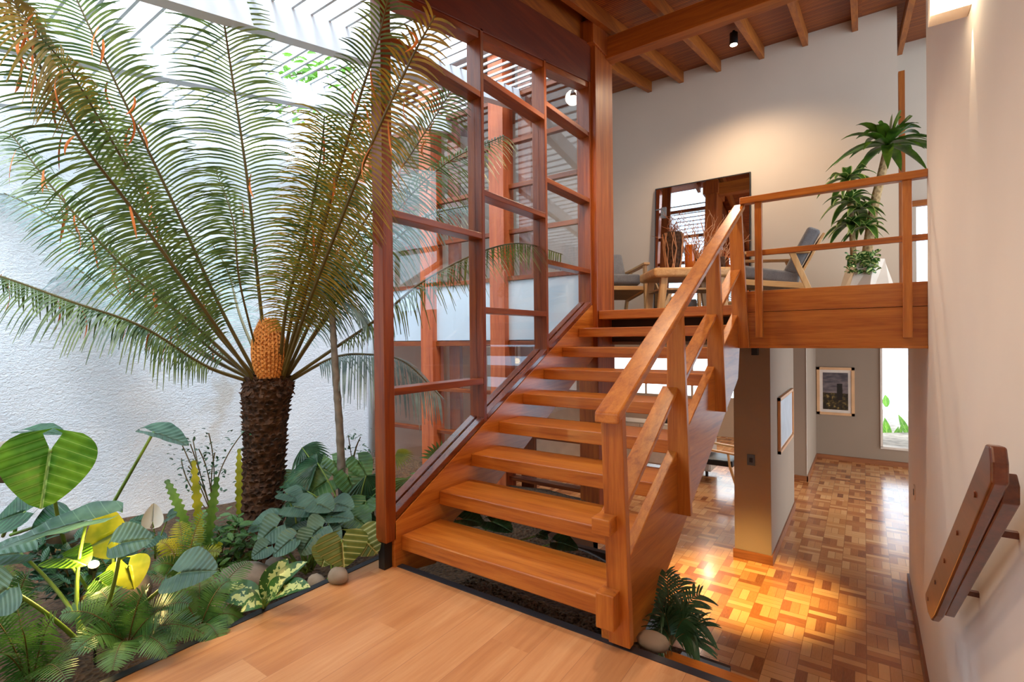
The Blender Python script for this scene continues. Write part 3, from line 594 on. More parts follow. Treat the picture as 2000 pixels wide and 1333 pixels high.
def cone_mesh():
    bm = NB(); c0 = P(526, 738, 3.72); n = 22; rings = []
    for i in range(30):
        t = i/29; r = .108*math.sin(math.pi*min(1, .16+t*.80))**.6; z = .43*t
        rings.append([bm.verts.new(c0+Vector((math.cos(a)*r, math.sin(a)*r, z))*1) for a in [2*math.pi*(k+.5*(i % 2))/n for k in range(n)]])
    for i, (a, b) in enumerate(zip(rings, rings[1:])):
        for k in range(n): bm.faces.new((a[k], a[(k+1) % n], b[(k+1) % n], b[k]))
    bm.faces.new(rings[-1])
    for i in range(0, 29):
        for k in range(13):
            t = i/29; a = 2*math.pi*(k+.5*(i % 2))/13; r = .108*math.sin(math.pi*min(1, .16+t*.80))**.6; o = Vector((math.cos(a), math.sin(a), 0)); tg = Vector((-o.y, o.x, 0)); c = c0+o*r+UP*.43*t
            v = [bm.verts.new(c-tg*.016), bm.verts.new(c+tg*.016), bm.verts.new(c+o*.012+UP*.034)]; bm.faces.new(v); w = bm.verts.new(c+o*.014-UP*.004); bm.faces.new((v[0], w, v[2])); bm.faces.new((w, v[1], v[2]))
    return bm
obj('seed_cone', cone_mesh(), G['cone'], cy)
CB = (525, 738, 3.8)
def frond(path, n=62, L=.34, W=.0125, mats=('cyc', 'rachis'), droop=.35, face=.75, start=.2, fwd=.35, dry=0, tipL=.4, r0=.015, base=None, up=1.0):
    pts3 = [P(*(base or CB))]+[P(*q) for q in path]; pts = bez(pts3, 34)
    mid = pts[17]; N = ((EYE-mid).normalized()*face+UP*(1-face)*up).normalized()
    bm = NB(); pinnate(bm, pts, int(n*1.22), L*1.08, W, start, fwd, droop, N, 0, 1, r0, tipL, rd)
    o = obj('frond', bm, [G[mats[0]], G[mats[1]]], cy, smooth=False)
    for _ in range(dry): obj('dried_leaflet', dries(pts, 1, rd), G['dry'], o)
F = frond
F([(505, 560, 3.6), (483, 350, 3.35), (440, 60, 3.1), (405, -190, 3.0)], 84, .36, droop=.42, face=.8, dry=6)
F([(430, 600, 3.5), (335, 390, 3.2), (225, 160, 2.9), (90, -130, 2.65)], 82, .34, droop=.40, face=.75, dry=7, base=(505, 742, 3.75))
F([(400, 620, 3.5), (330, 500, 3.4), (240, 300, 3.2), (170, 170, 3.1)], 60, .27, droop=.45, face=.7, dry=8, base=(505, 745, 3.8))
F([(370, 565, 3.2), (247, 394, 2.85), (157, 273, 2.6), (60, 90, 2.4), (20, -30, 2.35)], 74, .30, droop=.5, face=.6, dry=12, base=(500, 748, 3.7))
F([(150, 160, 2.6), (70, 60, 2.4), (0, -30, 2.3)], 36, .24, mats=('cycb', 'rachis'), droop=.9, face=.5, start=.35, base=(250, 330, 2.9), dry=8, r0=.008)
F([(385, 640, 3.5), (260, 540, 3.3), (130, 400, 3.1), (20, 260, 3.0)], 66, .27, droop=.7, face=.45, dry=14, base=(498, 748, 3.75))
F([(400, 690, 3.7), (250, 560, 3.9), (110, 430, 4.0), (-20, 365, 4.0)], 64, .27, mats=('cyc_sky', 'rachis'), droop=.7, face=.35, base=(505, 748, 3.85))
F([(390, 690, 3.9), (240, 590, 4.2), (110, 500, 4.4), (0, 465, 4.5)], 64, .30, mats=('cyc_sky', 'rachis'), droop=.95, face=.35, base=(505, 745, 3.9))
F([(400, 715, 3.5), (280, 640, 3.2), (140, 590, 3.0), (0, 540, 2.9), (-60, 530, 2.9)], 66, .21, droop=1.15, face=.25, dry=10, base=(500, 750, 3.75))
F([(400, 672, 3.6), (300, 560, 3.5), (190, 470, 3.4)], 50, .24, droop=.8, face=.4, dry=10, base=(505, 745, 3.75))
F([(470, 620, 4.2), (445, 530, 4.5), (410, 470, 4.6)], 46, .24, mats=('cyc_sky', 'rachis'), droop=.6, face=.5, base=(520, 738, 3.9))
F([(470, 560, 3.4), (455, 430, 3.3), (420, 330, 3.3)], 30, .16, droop=.5, face=.6, start=.5, base=(515, 738, 3.8), r0=.009)
F([(560, 600, 3.55), (600, 450, 3.3), (627, 300, 3.1), (634, 225, 2.95)], 66, .31, mats=('cycb', 'rachis'), droop=.62, face=.7, tipL=.8, base=(545, 738, 3.75), dry=5)
F([(575, 600, 3.6), (625, 450, 3.5), (660, 330, 3.5), (700, 250, 3.4)], 60, .27, droop=.6, face=.65, base=(550, 738, 3.8), dry=4)
F([(600, 560, 3.4), (655, 360, 3.1), (700, 200, 2.85), (735, 90, 2.65), (765, -30, 2.6)], 74, .29, droop=.45, face=.75, base=(550, 738, 3.75), dry=4)
F([(600, 600, 3.4), (670, 420, 2.9), (725, 284, 2.55), (798, 126, 2.3), (850, 30, 2.2)], 74, .27, mats=('cycb', 'rachis'), droop=.5, face=.65, base=(552, 740, 3.75), dry=4)
F([(640, 560, 3.65), (720, 420, 3.6), (800, 305, 3.55), (880, 180, 3.5)], 66, .34, droop=.5, face=.75, base=(555, 742, 3.8), dry=4)
F([(660, 580, 3.75), (760, 430, 3.8), (870, 320, 3.9), (985, 265, 4.1)], 66, .32, droop=.85, face=.45, base=(557, 742, 3.82), dry=4)
F([(640, 620, 3.9), (740, 500, 4.0), (830, 425, 4.0), (925, 400, 4.1)], 60, .30, mats=('cyc_sky', 'rachis'), droop=.8, face=.4, base=(557, 742, 3.85))
F([(640, 690, 3.75), (735, 625, 3.7), (830, 548, 3.75), (940, 492, 4.0), (1020, 476, 4.2), (1098, 497, 4.5)], 64, .24, droop=1.1, face=.15, base=(560, 745, 3.82))
F([(650, 700, 3.9), (720, 693, 3.85), (790, 708, 3.8), (860, 775, 3.8)], 50, .26, mats=('cyc_sky', 'rachis'), droop=1.1, face=.2, base=(560, 748, 3.85))
F([(610, 600, 4.2), (670, 500, 4.35), (740, 440, 4.4)], 50, .26, mats=('cyc_sky', 'rachis'), droop=.7, face=.4, base=(550, 738, 3.9))
# ------------------------------------------------------------------ helpers for leafy plants
def stalk(bm, a, b, r=.008, sag=(0, 0, 0), n=9): tube(bm, arc(a, b, sag, n), [r*(1-.35*i/(n-1)) for i in range(n)], 7)
def heart_plant(name, label, cat, base, leaves, mat, stem='stem', r=.008, group=None, labels=None):
    """leaves: (attach x, y, D, tip x, y, D, width, face)"""
    b0 = P(*base); t = thing(name, label, cat, tuple(b0), group)
    for i, q in enumerate(leaves):
        A = P(*q[:3]); Tp = P(*q[3:6]); bm = NB(); heart(bm, A, Tp, q[6], q[7], seed=i, curl=q[8] if len(q) > 8 else .12)
        o = obj('leaf', bm, G[mat if isinstance(mat, str) else mat[i]], t, smooth=True)
        bm = NB(); bb = b0+Vector((rd.uniform(-.03, .03), rd.uniform(-.03, .03), -.02)); stalk(bm, bb, A, r, (0, 0, .02)+Vector((bb-A).cross(UP)*rd.uniform(-.08, .08)) if False else (rd.uniform(-.03, .03), rd.uniform(-.03, .03), 0)); obj('stem', bm, G[stem], t, smooth=True)
    return t
heart_plant('elephant_ear', 'elephant ear plant with one huge upright heart-shaped green leaf at far left', 'plant', (150, 1090, 3.1),
    [(98, 880, 2.62, 80, 996, 2.58, .37, .97, .05), (300, 845, 2.9, 372, 864, 2.95, .30, .05)], ['ear', 'eard'], r=.012)
heart_plant('elephant_ear', 'elephant ear plant with blue-green leaves lying low beside the garden lamp', 'plant', (175, 1250, 2.15),
    [(170, 1018, 2.3, -25, 1062, 2.2, .30, .12), (235, 1062, 2.1, 300, 1048, 2.15, .20, .35), (352, 1120, 2.05, 422, 1110, 2.05, .22, .42), (15, 1150, 1.9, -40, 1190, 1.85, .26, .4), (40, 1082, 2.3, -60, 1090, 2.2, .24, .2)], 'eard', r=.010)
heart_plant('elephant_ear', 'elephant ear plant with yellow-green backlit leaves around the garden lamp', 'plant', (205, 1230, 2.3),
    [(125, 1090, 2.25, 168, 1098, 2.2, .18, .3), (225, 1040, 2.5, 160, 1075, 2.45, .24, .75), (250, 1105, 2.35, 262, 1150, 2.3, .16, .7), (195, 1135, 2.2, 215, 1150, 2.2, .10, .7)], ['ear', 'ferny', 'ferny', 'ear'], r=.009)  # lamplight on the second leaf is put into its yellow colour
heart_plant('elephant_ear', 'dark-leaved elephant ear against the white wall at the left edge', 'plant', (20, 1040, 3.0),
    [(60, 842, 3.1, 125, 842, 3.1, .20, .15), (50, 1000, 2.9, -20, 1020, 2.85, .34, .4), (120, 1010, 3.0, 60, 1030, 2.9, .26, .3)], 'dark', r=.010)
heart_plant('arum_plant', 'clump of bluish heart-shaped leaves right of the cycad trunk', 'plant', (600, 1110, 3.0),
    [(575, 990, 3.1, 622, 1000, 3.05, .22, .35), (620, 985, 3.1, 650, 995, 3.05, .18, .4), (540, 1030, 3.0, 500, 1062, 2.95, .20, .45), (530, 1015, 3.2, 480, 1035, 3.15, .18, .3), (630, 1030, 2.95, 600, 1055, 2.9, .20, .5), (570, 1055, 2.9, 530, 1085, 2.85, .16, .4), (650, 1010, 3.05, 690, 1010, 3.0, .16, .3), (585, 1020, 3.1, 560, 1035, 3.0, .14, .4), (610, 1050, 2.9, 585, 1085, 2.85, .17, .55), (560, 965, 3.2, 590, 975, 3.15, .16, .3), (655, 985, 3.15, 690, 990, 3.1, .18, .35), (520, 1070, 2.9, 490, 1090, 2.85, .13, .5), (640, 1040, 2.95, 665, 1055, 2.9, .14, .5)], 'eard', r=.007)
heart_plant('caladium', 'plant with wide bright-veined leaves by the foot of the glazed screen', 'plant', (640, 1130, 2.75),
    [(668, 1055, 2.75, 672, 1110, 2.7, .26, .8), (705, 1050, 2.85, 738, 1080, 2.8, .22, .6), (640, 1075, 2.8, 628, 1108, 2.75, .16, .6)], 'caly', r=.008)
heart_plant('philodendron', 'glossy dark philodendron at the foot of the bamboo cane', 'plant', (660, 1020, 3.5),
    [(680, 930, 3.6, 700, 975, 3.5, .20, .5), (640, 940, 3.6, 600, 965, 3.5, .22, .5), (700, 900, 3.7, 720, 935, 3.6, .18, .6), (610, 905, 3.8, 640, 935, 3.7, .2, .5), (715, 980, 3.4, 700, 1010, 3.3, .2, .4), (575, 930, 3.9, 560, 960, 3.8, .2, .5), (690, 1010, 3.2, 720, 1030, 3.1, .2, .5), (650, 900, 3.8, 670, 930, 3.7, .16, .6), (585, 990, 3.6, 560, 1010, 3.5, .18, .4), (720, 1040, 3.0, 735, 1070, 2.95, .16, .6)], 'mid', r=.007)
heart_plant('philodendron', 'dark leaves under the stairs seen between the lowest treads', 'plant', (900, 1090, 3.3),
    [(905, 1015, 3.2, 945, 1020, 3.15, .2, .2), (960, 1020, 3.1, 1000, 1035, 3.0, .18, .3), (1055, 1045, 3.0, 1070, 1052, 2.95, .07, .4), (1090, 1060, 2.9, 1130, 1070, 2.85, .14, .3)], 'dark', r=.006)
heart_plant('peace_lily', 'peace lily with one white flower in front of the white wall', 'plant', (310, 1080, 2.9),
    [(330, 1010, 2.9, 350, 1000, 2.9, .10, .4), (280, 1020, 2.9, 255, 1012, 2.9, .12, .3), (345, 1045, 2.85, 372, 1050, 2.85, .12, .5), (300, 1050, 2.8, 280, 1070, 2.75, .12, .4)], 'dark', r=.005)
def lily():
    A = P(298, 1020, 2.88); bm = NB(); heart(bm, A, P(301, 983, 2.9), .10, .9, cup=.5, curl=-.2); t = bpy.data.objects['peace_lily']; obj('flower', bm, G['petal'], t, smooth=True, label='white flower'); bm = NB(); stalk(bm, P(308, 1080, 2.9), A, .004); obj('stem', bm, G['stem'], t)
lily()
# ------------------------------------------------------------------ straps: dumbcane, bird's nest fern, corn plant
def strap_plant(name, label, cat, base, leaves, mat, fold=.25, sag=.03, stem=None, group=None, prof=None, n=11):
    b0 = P(*base); t = thing(name, label, cat, tuple(b0), group)
    for i, q in enumerate(leaves):
        a = P(*q[:3]); b = P(*q[3:6]); m = a.lerp(b, .5); N = ((EYE-m).normalized()*q[7]+UP*(1-q[7])).normalized()
        pts = arc(a, b, N*sag, n); bm = NB(); strap(bm, pts, q[6], N=N, fold=fold, prof=prof); obj('leaf', bm, G[mat if isinstance(mat, str) else mat[i]], t, smooth=True)
        if (a-b0).length > .03: bm = NB(); stalk(bm, b0, a, .006); obj('stem', bm, G['stem'], t, smooth=True)
    return t
lens = lambda t: math.sin(math.pi*min(.99, .04+t*.95)**.85)**.85
strap_plant('dumbcane', 'variegated dumbcane with cream-splashed leaves at the platform edge', 'plant', (515, 1190, 2.45),
    [(515, 1170, 2.45, 562, 1092, 2.5, .12, .7), (520, 1165, 2.45, 600, 1098, 2.45, .09, .5), (530, 1170, 2.4, 606, 1148, 2.35, .11, .4), (510, 1170, 2.45, 430, 1150, 2.5, .10, .45), (508, 1180, 2.4, 436, 1172, 2.4, .09, .5), (512, 1182, 2.35, 470, 1196, 2.3, .07, .5), (520, 1175, 2.45, 560, 1130, 2.4, .09, .6)], 'dumb', prof=lens)
wavy = lambda t: (.75+.25*math.sin(t*60))*(math.sin(math.pi*min(.97, .10+t*.86))**.45)
strap_plant('tongue_fern', 'upright strap ferns with wavy edges, one glowing yellow, left of the cycad trunk', 'fern', (400, 1110, 2.75),
    [(392, 1060, 2.8, 378, 900, 2.85, .055, .9), (402, 1080, 2.75, 424, 932, 2.75, .06, .85), (370, 1040, 2.85, 325, 938, 2.85, .06, .8), (400, 1110, 2.7, 432, 1060, 2.65, .06, .9), (398, 1120, 2.7, 410, 1150, 2.6, .04, .9)], ['ferny', 'fern', 'fern', 'ferny', 'ferny'], prof=wavy, n=40)
strap_plant('tongue_fern', 'thin yellow strap fern right beside the cycad trunk', 'fern', (466, 1010, 3.3), [(466, 1005, 3.3, 467, 877, 3.35, .05, .95)], 'ferny', prof=wavy, n=40)
# ------------------------------------------------------------------ ferns
def fern(label, base, tips, L=.07, n=30, mats='fern', group=None, W=.0068, name='sword_fern'):
    b0 = P(*base); t = thing(name, label, 'fern', tuple(b0), group)
    for q in tips:
        e = P(*q[:3]); h = (e-b0).length; pts = arc(b0, e, (0, 0, .10*h+.03), 14); bm = NB(); mid = pts[7]
        N = ((EYE-mid).normalized()*.45+UP*.6).normalized(); pinnate(bm, pts, n, L*rd.uniform(.85, 1.15), W, .12, .15, .18, N, 0, 1, .0035, .15, rd, 3, .1, pprof=lambda x: max(.12, math.sin(math.pi*min(1, .18+x*.80))**.7))
        obj('frond', bm, [G[mats if isinstance(mats, str) else rd.choice(mats)], G['rachis']], t)
    return t
fern('sword fern spilling over the platform edge in the front left corner', (60, 1350, 2.0), [(-40, 1190, 1.9), (20, 1150, 2.1), (110, 1200, 2.0), (180, 1270, 1.9), (40, 1230, 1.8), (-30, 1290, 1.7), (130, 1330, 1.75)], .10, 30)
fern('broad sword fern in front of the garden lamp', (250, 1260, 2.1), [(120, 1200, 2.0), (180, 1150, 2.2), (290, 1150, 2.1), (370, 1180, 2.1), (400, 1240, 2.1), (330, 1280, 2.0), (150, 1270, 1.9), (220, 1310, 1.9)], .085, 32)
fern('sword fern beside the variegated dumbcane', (390, 1230, 2.3), [(320, 1150, 2.3), (390, 1130, 2.4), (450, 1135, 2.4), (470, 1210, 2.35), (430, 1255, 2.2), (330, 1260, 2.1), (490, 1100, 2.6)], .075, 30)
fern('small yellowish sword fern below the strap ferns', (360, 1130, 2.6), [(310, 1060, 2.6), (350, 1020, 2.7), (400, 1000, 2.7), (430, 1080, 2.6), (300, 1110, 2.5), (370, 1080, 2.5), (420, 1130, 2.5)], .075, 26, ['fern', 'ferny'])
fern('sword fern with small fronds near the left edge, behind the front one', (30, 1200, 2.4), [(-20, 1110, 2.4), (60, 1120, 2.4), (110, 1150, 2.3), (-50, 1170, 2.3), (0, 1230, 2.2)], .09, 26)
fern('low sword fern behind the peace lily', (230, 1150, 2.8), [(160, 1070, 2.8), (240, 1060, 2.9), (300, 1085, 2.8), (330, 1140, 2.7), (150, 1130, 2.7)], .07, 24)
# ------------------------------------------------------------------ fan palms
def fan(bm, A, dirv, R, N, k=16, spread=2.6, droop=.25, W=.035):
    dirv = dirv.normalized(); s = dirv.cross(N).normalized()
    for i in range(k):
        a = (i/(k-1)-.5)*spread; d = dirv*math.cos(a)+s*math.sin(a); e = A+d*R*(1-.15*abs(a))
        pts = [A.lerp(e, j/6)+Vector((0, 0, -droop*R*(j/6)**2.2)) for j in range(7)]; strap(bm, pts, W*R/.35, N=N, fold=.5, prof=lambda t: min(1, .1+t*1.6)*(1 if t < .6 else max(.03, 1-(t-.6)/.42)))
def fan_palm(label, base, lv, mat='mid', group=None):
    b0 = P(*base); t = thing('fan_palm', label, 'palm', tuple(b0), group)
    for (x, y, D, dx, dy, R, face) in lv:
        A = P(x, y, D); e = P(x+dx, y+dy, D); N = ((EYE-A).normalized()*face+UP*(1-face)).normalized(); bm = NB(); fan(bm, A, e-A, R, N); obj('leaf', bm, G[mat], t, smooth=False)
        bm = NB(); stalk(bm, b0, A, .006, (0, 0, .05)); obj('stem', bm, G['stem'], t, smooth=True)
fan_palm('fan palm with drooping pleated leaves between cycad and glazed screen', (690, 1060, 3.4), [(700, 985, 3.4, -10, 30, .28, .6), (620, 905, 3.6, -30, 12, .30, .4), (715, 930, 3.5, 10, 30, .26, .6), (600, 960, 3.4, -20, 25, .26, .5), (590, 875, 3.8, 25, 18, .24, .5)], 'dark')
fan_palm('fan palm seen through the glazed screen, one leaf raised', (800, 1010, 3.2), [(862, 905, 3.4, 8, -30, .22, .8), (800, 935, 3.2, -8, 30, .30, .7), (840, 940, 3.3, -25, 25, .26, .6)], 'mid')
fan_palm('small fan palm with a yellow-green leaf behind the first pane', (760, 1000, 4.0), [(772, 890, 4.0, 30, -6, .16, .4)], 'ferny')
# ------------------------------------------------------------------ bamboo cane, shrub, parlour palm
t = thing('bamboo_palm', 'slender grey ringed palm cane right of the cycad', 'palm', tuple(P(668, 1000, 3.6)))
pts = bez([P(670, 1000, 3.7), (P(664, 850, 3.7)), P(655, 720, 3.7), P(648, 600, 3.7)], 40)
obj('cane', tube(NB(), pts, [.030+(.003 if i % 4 == 0 else 0)-.00012*i*2 for i in range(40)], 10), G['barkg'], t, smooth=True)
for q in ((700, 560, 3.7), (610, 560, 3.8), (660, 520, 3.6), (720, 640, 3.7)):
    bm = NB(); a = arc(P(648, 602, 3.7), P(*q), (0, 0, .1), 14); pinnate(bm, a, 22, .2, .02, .2, .4, .5, UP, 0, 1, .005, .4, rd, 4); obj('frond', bm, [G['cyc_sky'], G['rachis']], t)
def shrub(label, base, box_, n, leaf=.035, mat='dark', stems=9):
    b0 = P(*base); t = thing('leafy_shrub', label, 'shrub', tuple(b0)); x0, x1, y0, y1, D = box_; bm = NB(); bs = NB(); tips = [P(rd.uniform(x0, x1), rd.uniform(y0, y1), D+rd.uniform(-.15, .15)) for _ in range(stems)]
    for e in tips:
        a = arc(b0, e, (rd.uniform(-.05, .05), rd.uniform(-.05, .05), .03), 12); tube(bs, a, .004, 5)
        for k in range(n):
            p = a[rd.randint(4, 11)]+Vector((rd.gauss(0, .05), rd.gauss(0, .05), rd.gauss(0, .04))); d = Vector((rd.uniform(-1, 1), rd.uniform(-1, 1), rd.uniform(-.4, .5))).normalized()
            strap(bm, arc(p, p+d*leaf, (0, 0, .003), 4), leaf*.5, N=Vector((rd.uniform(-.4, .4), rd.uniform(-.4, .4), 1)).normalized(), fold=.1)
    obj('foliage', bm, G[mat], t); obj('stems', bs, G['rachis'], t)
shrub('wispy small-leaved shrub against the white wall left of the cycad', (415, 1010, 3.7), (345, 475, 845, 930, 3.7), 26)
shrub('wispy small-leaved shrub in the garden corner beside the screen post', (700, 980, 4.2), (680, 730, 850, 930, 4.2), 22)
shrub('low mixed dark foliage at the foot of the cycad trunk', (430, 1130, 3.1), (360, 500, 1010, 1110, 3.2), 30, .07, 'mid', 12)
shrub('dark ground foliage behind the arum leaves', (600, 1080, 3.4), (560, 720, 960, 1050, 3.5), 30, .09, 'dark', 14)
shrub('low dark foliage under the elephant ears', (150, 1180, 2.8), (0, 300, 1040, 1150, 2.9), 30, .08, 'dark', 16)
tp = thing('parlour_palm', 'small dark parlour palm beside the foot of the stairs', 'palm', tuple(P(1310, 1262, 2.45)))
for q in ((1368, 1162, 2.5), (1300, 1118, 2.6), (1270, 1160, 2.6), (1330, 1130, 2.65), (1380, 1225, 2.4), (1365, 1265, 2.35), (1290, 1200, 2.4), (1340, 1190, 2.45), (1280, 1245, 2.35), (1350, 1215, 2.4)):
    b0 = P(1312, 1262, 2.45); a = arc(b0, P(*q), (0, 0, .06), 12); bm = NB(); N = ((EYE-a[6]).normalized()*.5+UP*.5).normalized(); pinnate(bm, a, 17, .12, .011, .25, .55, .35, N, 0, 1, .003, .7, rd, 4); obj('frond', bm, [G['dark'], G['rachis']], tp)
# ------------------------------------------------------------------ stones, gravel
rocks = [(480, 1128, 2.85, .17, .09, 'big rounded grey boulder behind the dumbcane'), (425, 1210, 2.45, .14, .08, 'flat brown stone at the platform edge below the ferns'), (395, 1150, 2.7, .10, .06, 'small brown stone below the strap ferns'), (20, 900, 3.4, .22, .14, 'dark stone high against the white wall at the left edge'), (250, 1150, 2.6, .13, .09, 'brown stone behind the garden lamp'),
    (110, 1050, 3.1, .18, .10, 'grey rock below the big heart-shaped leaf'), (1275, 1252, 2.15, .07, .04, 'pale round stone at the foot of the stair stringer'), (660, 1125, 2.7, .07, .04, 'small pale stone under the bright-veined plant'), (340, 1100, 2.95, .12, .07, 'brown stone behind the small ferns'), (545, 1105, 3.0, .09, .05, 'grey stone beside the cycad trunk'), (620, 1135, 2.75, .06, .035, 'small grey stone left of the bright-veined plant')]
for i, (x, y, D, w, h, lb) in enumerate(rocks):
    bm = NB(); stone(bm, P(x, y, D), (w, w*.75, h), i, .10); solo('rock', bm, M_['stone'], lb, 'stone', 'stones in the indoor garden', smooth=True)
bm = NB(); rg = random.Random(3)
for _ in range(1500):
    x = rg.uniform(-2.15, -.95); y = rg.uniform(2.06, 2.6); r = rg.uniform(.010, .022); m = bmesh.ops.create_icosphere(bm, subdivisions=1, radius=r, matrix=Matrix.Translation((x, y, -.31+.05*math.sin(x*3.1+y)+.05*math.sin(y*2.3-x*2)+rg.uniform(0, .02))) @ Matrix.Diagonal((1.3, 1, .7, 1)))
solo('gravel', bm, M_['gravel'], 'brown gravel bed under the lowest treads', 'gravel'); bpy.data.objects['gravel']['kind'] = 'stuff'
# garden spot lamp
g0 = P(183, 1103, 2.25); t = thing('garden_spotlight', 'small glowing garden spotlight on a spike among the leaves', 'lamp', tuple(g0-Vector((0, 0, .4))))
obj('spike', tube(NB(), [g0-Vector((0, 0, .45)), g0-Vector((0, 0, .03))], .006, 6), M_['black'], t)
ax = (EYE-g0).normalized()*.55+Vector((-.2, .1, .3)); ax.normalize(); obj('housing', tube(NB(), [g0-ax*.05, g0], [.016, .022], 14), M_['black'], t)
obj('lens', tube(NB(), [g0, g0+ax*.003], .019, 14), m_emit('garden_lens_light', (1, .86, .5, 1), 60), t)
lamp('garden_light', 'POINT', g0+ax*.04, 7, (1, .68, .24), size=.02)
lamp('garden_light', 'SPOT', P(215, 1190, 2.7), 30, (1, .62, .25), P(250, 900, 4.2), .02, 70, .7)
# foliage above the pergola
for lb, q in (('tree branch with light green leaves lying over the pergola slats', (600, 150, 6.0)), ('small green sprig over the far edge of the pergola', (590, 212, 6.5))):
    b0 = P(*q); t = thing('tree_branch', lb, 'branch', tuple(b0)); bm = NB(); bs = NB(); tube(bs, arc(b0-Vector((.5, .2, 0)), b0+Vector((.6, .3, .05)), (0, 0, .05), 8), .012, 5)
    for _ in range(70 if q[1] < 200 else 30):
        p = b0+Vector((rd.gauss(0, .28), rd.gauss(0, .16), rd.gauss(.05, .06))); d = Vector((rd.uniform(-1, 1), rd.uniform(-1, 1), rd.uniform(-.5, .3))).normalized(); strap(bm, arc(p, p+d*.17, (0, 0, .01), 5), .06, N=Vector((rd.uniform(-.6, .6), rd.uniform(-.6, .6), 1)).normalized())
    obj('leaves', bm, G['ear'], t); obj('twig', bs, G['rachis'], t)
# ================================================================== furniture upstairs
OKX = M_['oak']
def rbox(bm, c, s, rot=None):
    m = bmesh.ops.create_cube(bm, size=1)['verts']
    R = rot or Matrix.Identity(3)
    for v in m: v.co = R @ Vector((v.co.x*s[0], v.co.y*s[1], v.co.z*s[2]))+Vector(c)
    return bm
def armchair(name, label, loc, rz, group=None):
    """lounge chair facing local +Y, wooden arm frames, loose grey cushions"""
    t = thing(name, label, 'armchair', loc, group); t.rotation_euler = (0, 0, rz)
    def part(n, bm, mat, **k):
        me = bpy.data.meshes.new(n); bmesh.ops.recalc_face_normals(bm, faces=bm.faces[:]); bm.to_mesh(me); bm.free(); me.materials.append(mat); o = bpy.data.objects.new(n, me); COL.objects.link(o); o.parent = t
        b = o.modifiers.new('bevel', 'BEVEL'); b.width = k.get('bevel', .004); b.segments = 4 if k.get('bevel', 0) > .01 else 2; b.limit_method = 'ANGLE'
        if k.get('smooth'):
            for p in me.polygons: p.use_smooth = True
        return o
    Rx = lambda a: Matrix.Rotation(math.radians(a), 3, 'X')
    part('seat_cushion', rbox(NB(), (0, .02, .375), (.54, .60, .13), Rx(12)), M_['chairfab'], bevel=.035)
    part('back_cushion', rbox(NB(), (0, -.30, .60), (.54, .13, .50), Rx(27)), M_['chairfab'], bevel=.035)
    part('seat_frame', rbox(NB(), (0, .02, .285), (.58, .62, .05), Rx(7)), OKX['X'])
    part('back_frame', rbox(NB(), (0, -.385, .555), (.56, .025, .46), Rx(27)), OKX['X'])
    for s in (-1, 1):
        part('arm_rest', rbox(NB(), (s*.325, 0, .595), (.075, .72, .028), Rx(3)), OKX['Y'])
        bm = NB(); bar(bm, (s*.325, .33, 0), (s*.325, .29, .60), .035, .055, (0, 1, 0)); part('leg', bm, OKX['Z'])
        bm = NB(); bar(bm, (s*.325, -.42, 0), (s*.325, -.20, .58), .035, .055, (0, 1, 0)); part('leg', bm, OKX['Z'])
        part('side_rail', rbox(NB(), (s*.325, -.02, .27), (.03, .60, .06), Rx(7)), OKX['Y'])
    return t
a0 = P(1506, 600, 5.5); armchair('armchair', 'grey cushioned oak armchair beside the mirror, facing left', (a0.x-.02, a0.y, ZU), math.radians(100))
a1 = P(1203, 600, 6.3); armchair('armchair', 'grey cushioned oak armchair half hidden behind the timber pier', (a1.x-.06, a1.y, ZU), math.radians(-138))
# coffee table
def table():
    D = 5.2; z = 2.02; l = at(1275, 545, 'Z', z) if False else P(1275, 540, D); r = P(1432, 540, D); c = (l+r)/2; w = (r-l).length
    t = thing('coffee_table', 'low light oak table with thick rounded top and splayed legs', 'table', (c.x, c.y, ZU)); t.rotation_euler = (0, 0, YAW); t.rotation_euler = (0, 0, 0)
    d = (r-l).normalized(); f = Vector((-d.y, d.x, 0)); R = Matrix(((d.x, f.x, 0), (d.y, f.y, 0), (0, 0, 1)))
    bm = NB(); rbox(bm, (c.x+f.x*.25, c.y+f.y*.25, 1.965), (w, .62, .10), R); obj('table_top', bm, OKX['X'], t, bevel=.03, seg=4)
    for a, b in ((-.40, .02), (.40, .02), (-.40, .5), (.40, .5)):
        p = c+d*w*a+f*b; q = p+d*(.04 if a < 0 else -.04); bm = NB(); bar(bm, (p.x, p.y, ZU), (q.x, q.y, 1.92), .07, .05, f); obj('leg', bm, OKX['Z'], t, bevel=.004)
    bm = NB(); rbox(bm, (c.x+f.x*.25, c.y+f.y*.25, 1.80), (w*.8, .45, .02), R); obj('shelf', bm, OKX['X'], t, bevel=.003)
    return c, d, f
tc_, td, tf = table(); ZT = 2.016
def on_table(x): p = P(x, 530, 5.3); return Vector((p.x, p.y, ZT))
def twigs(bm, base, n, h, spread, rdm, r=.004, curl=.05):
    for _ in range(n):
        p = Vector(base)+Vector((rdm.uniform(-.03, .03), rdm.uniform(-.03, .03), .02)); pts = [p]; d = Vector((rdm.gauss(0, spread), rdm.gauss(0, spread), 1)).normalized(); k = rdm.randint(9, 14)
        for _j in range(k):
            d = (d+Vector((rdm.gauss(0, curl*6), rdm.gauss(0, curl*6), rdm.gauss(.1, .2)))).normalized(); p = p+d*h/k; pts.append(p.copy())
        tube(bm, pts, [r*(1-.6*i/k) for i in range(k+1)], 4)
rv = random.Random(5)
def vase(x, lb, prof, mat, tw, mt, cat='vase'):
    c = on_table(x); t = thing('vase', lb, cat, tuple(c)); bm = NB(); lathe(bm, prof, c, 24); obj('body', bm, mat, t, smooth=True)
    if tw: bm = NB(); twigs(bm, c+Vector((0, 0, prof[-1][1]-.1)), *tw, rv); o = obj('branches', bm, mt, t)
    return c
m_amber = NT('amber_glass').set(Base_Color=S(190, 96, 24), Roughness=.12, Coat_Weight=.5).m
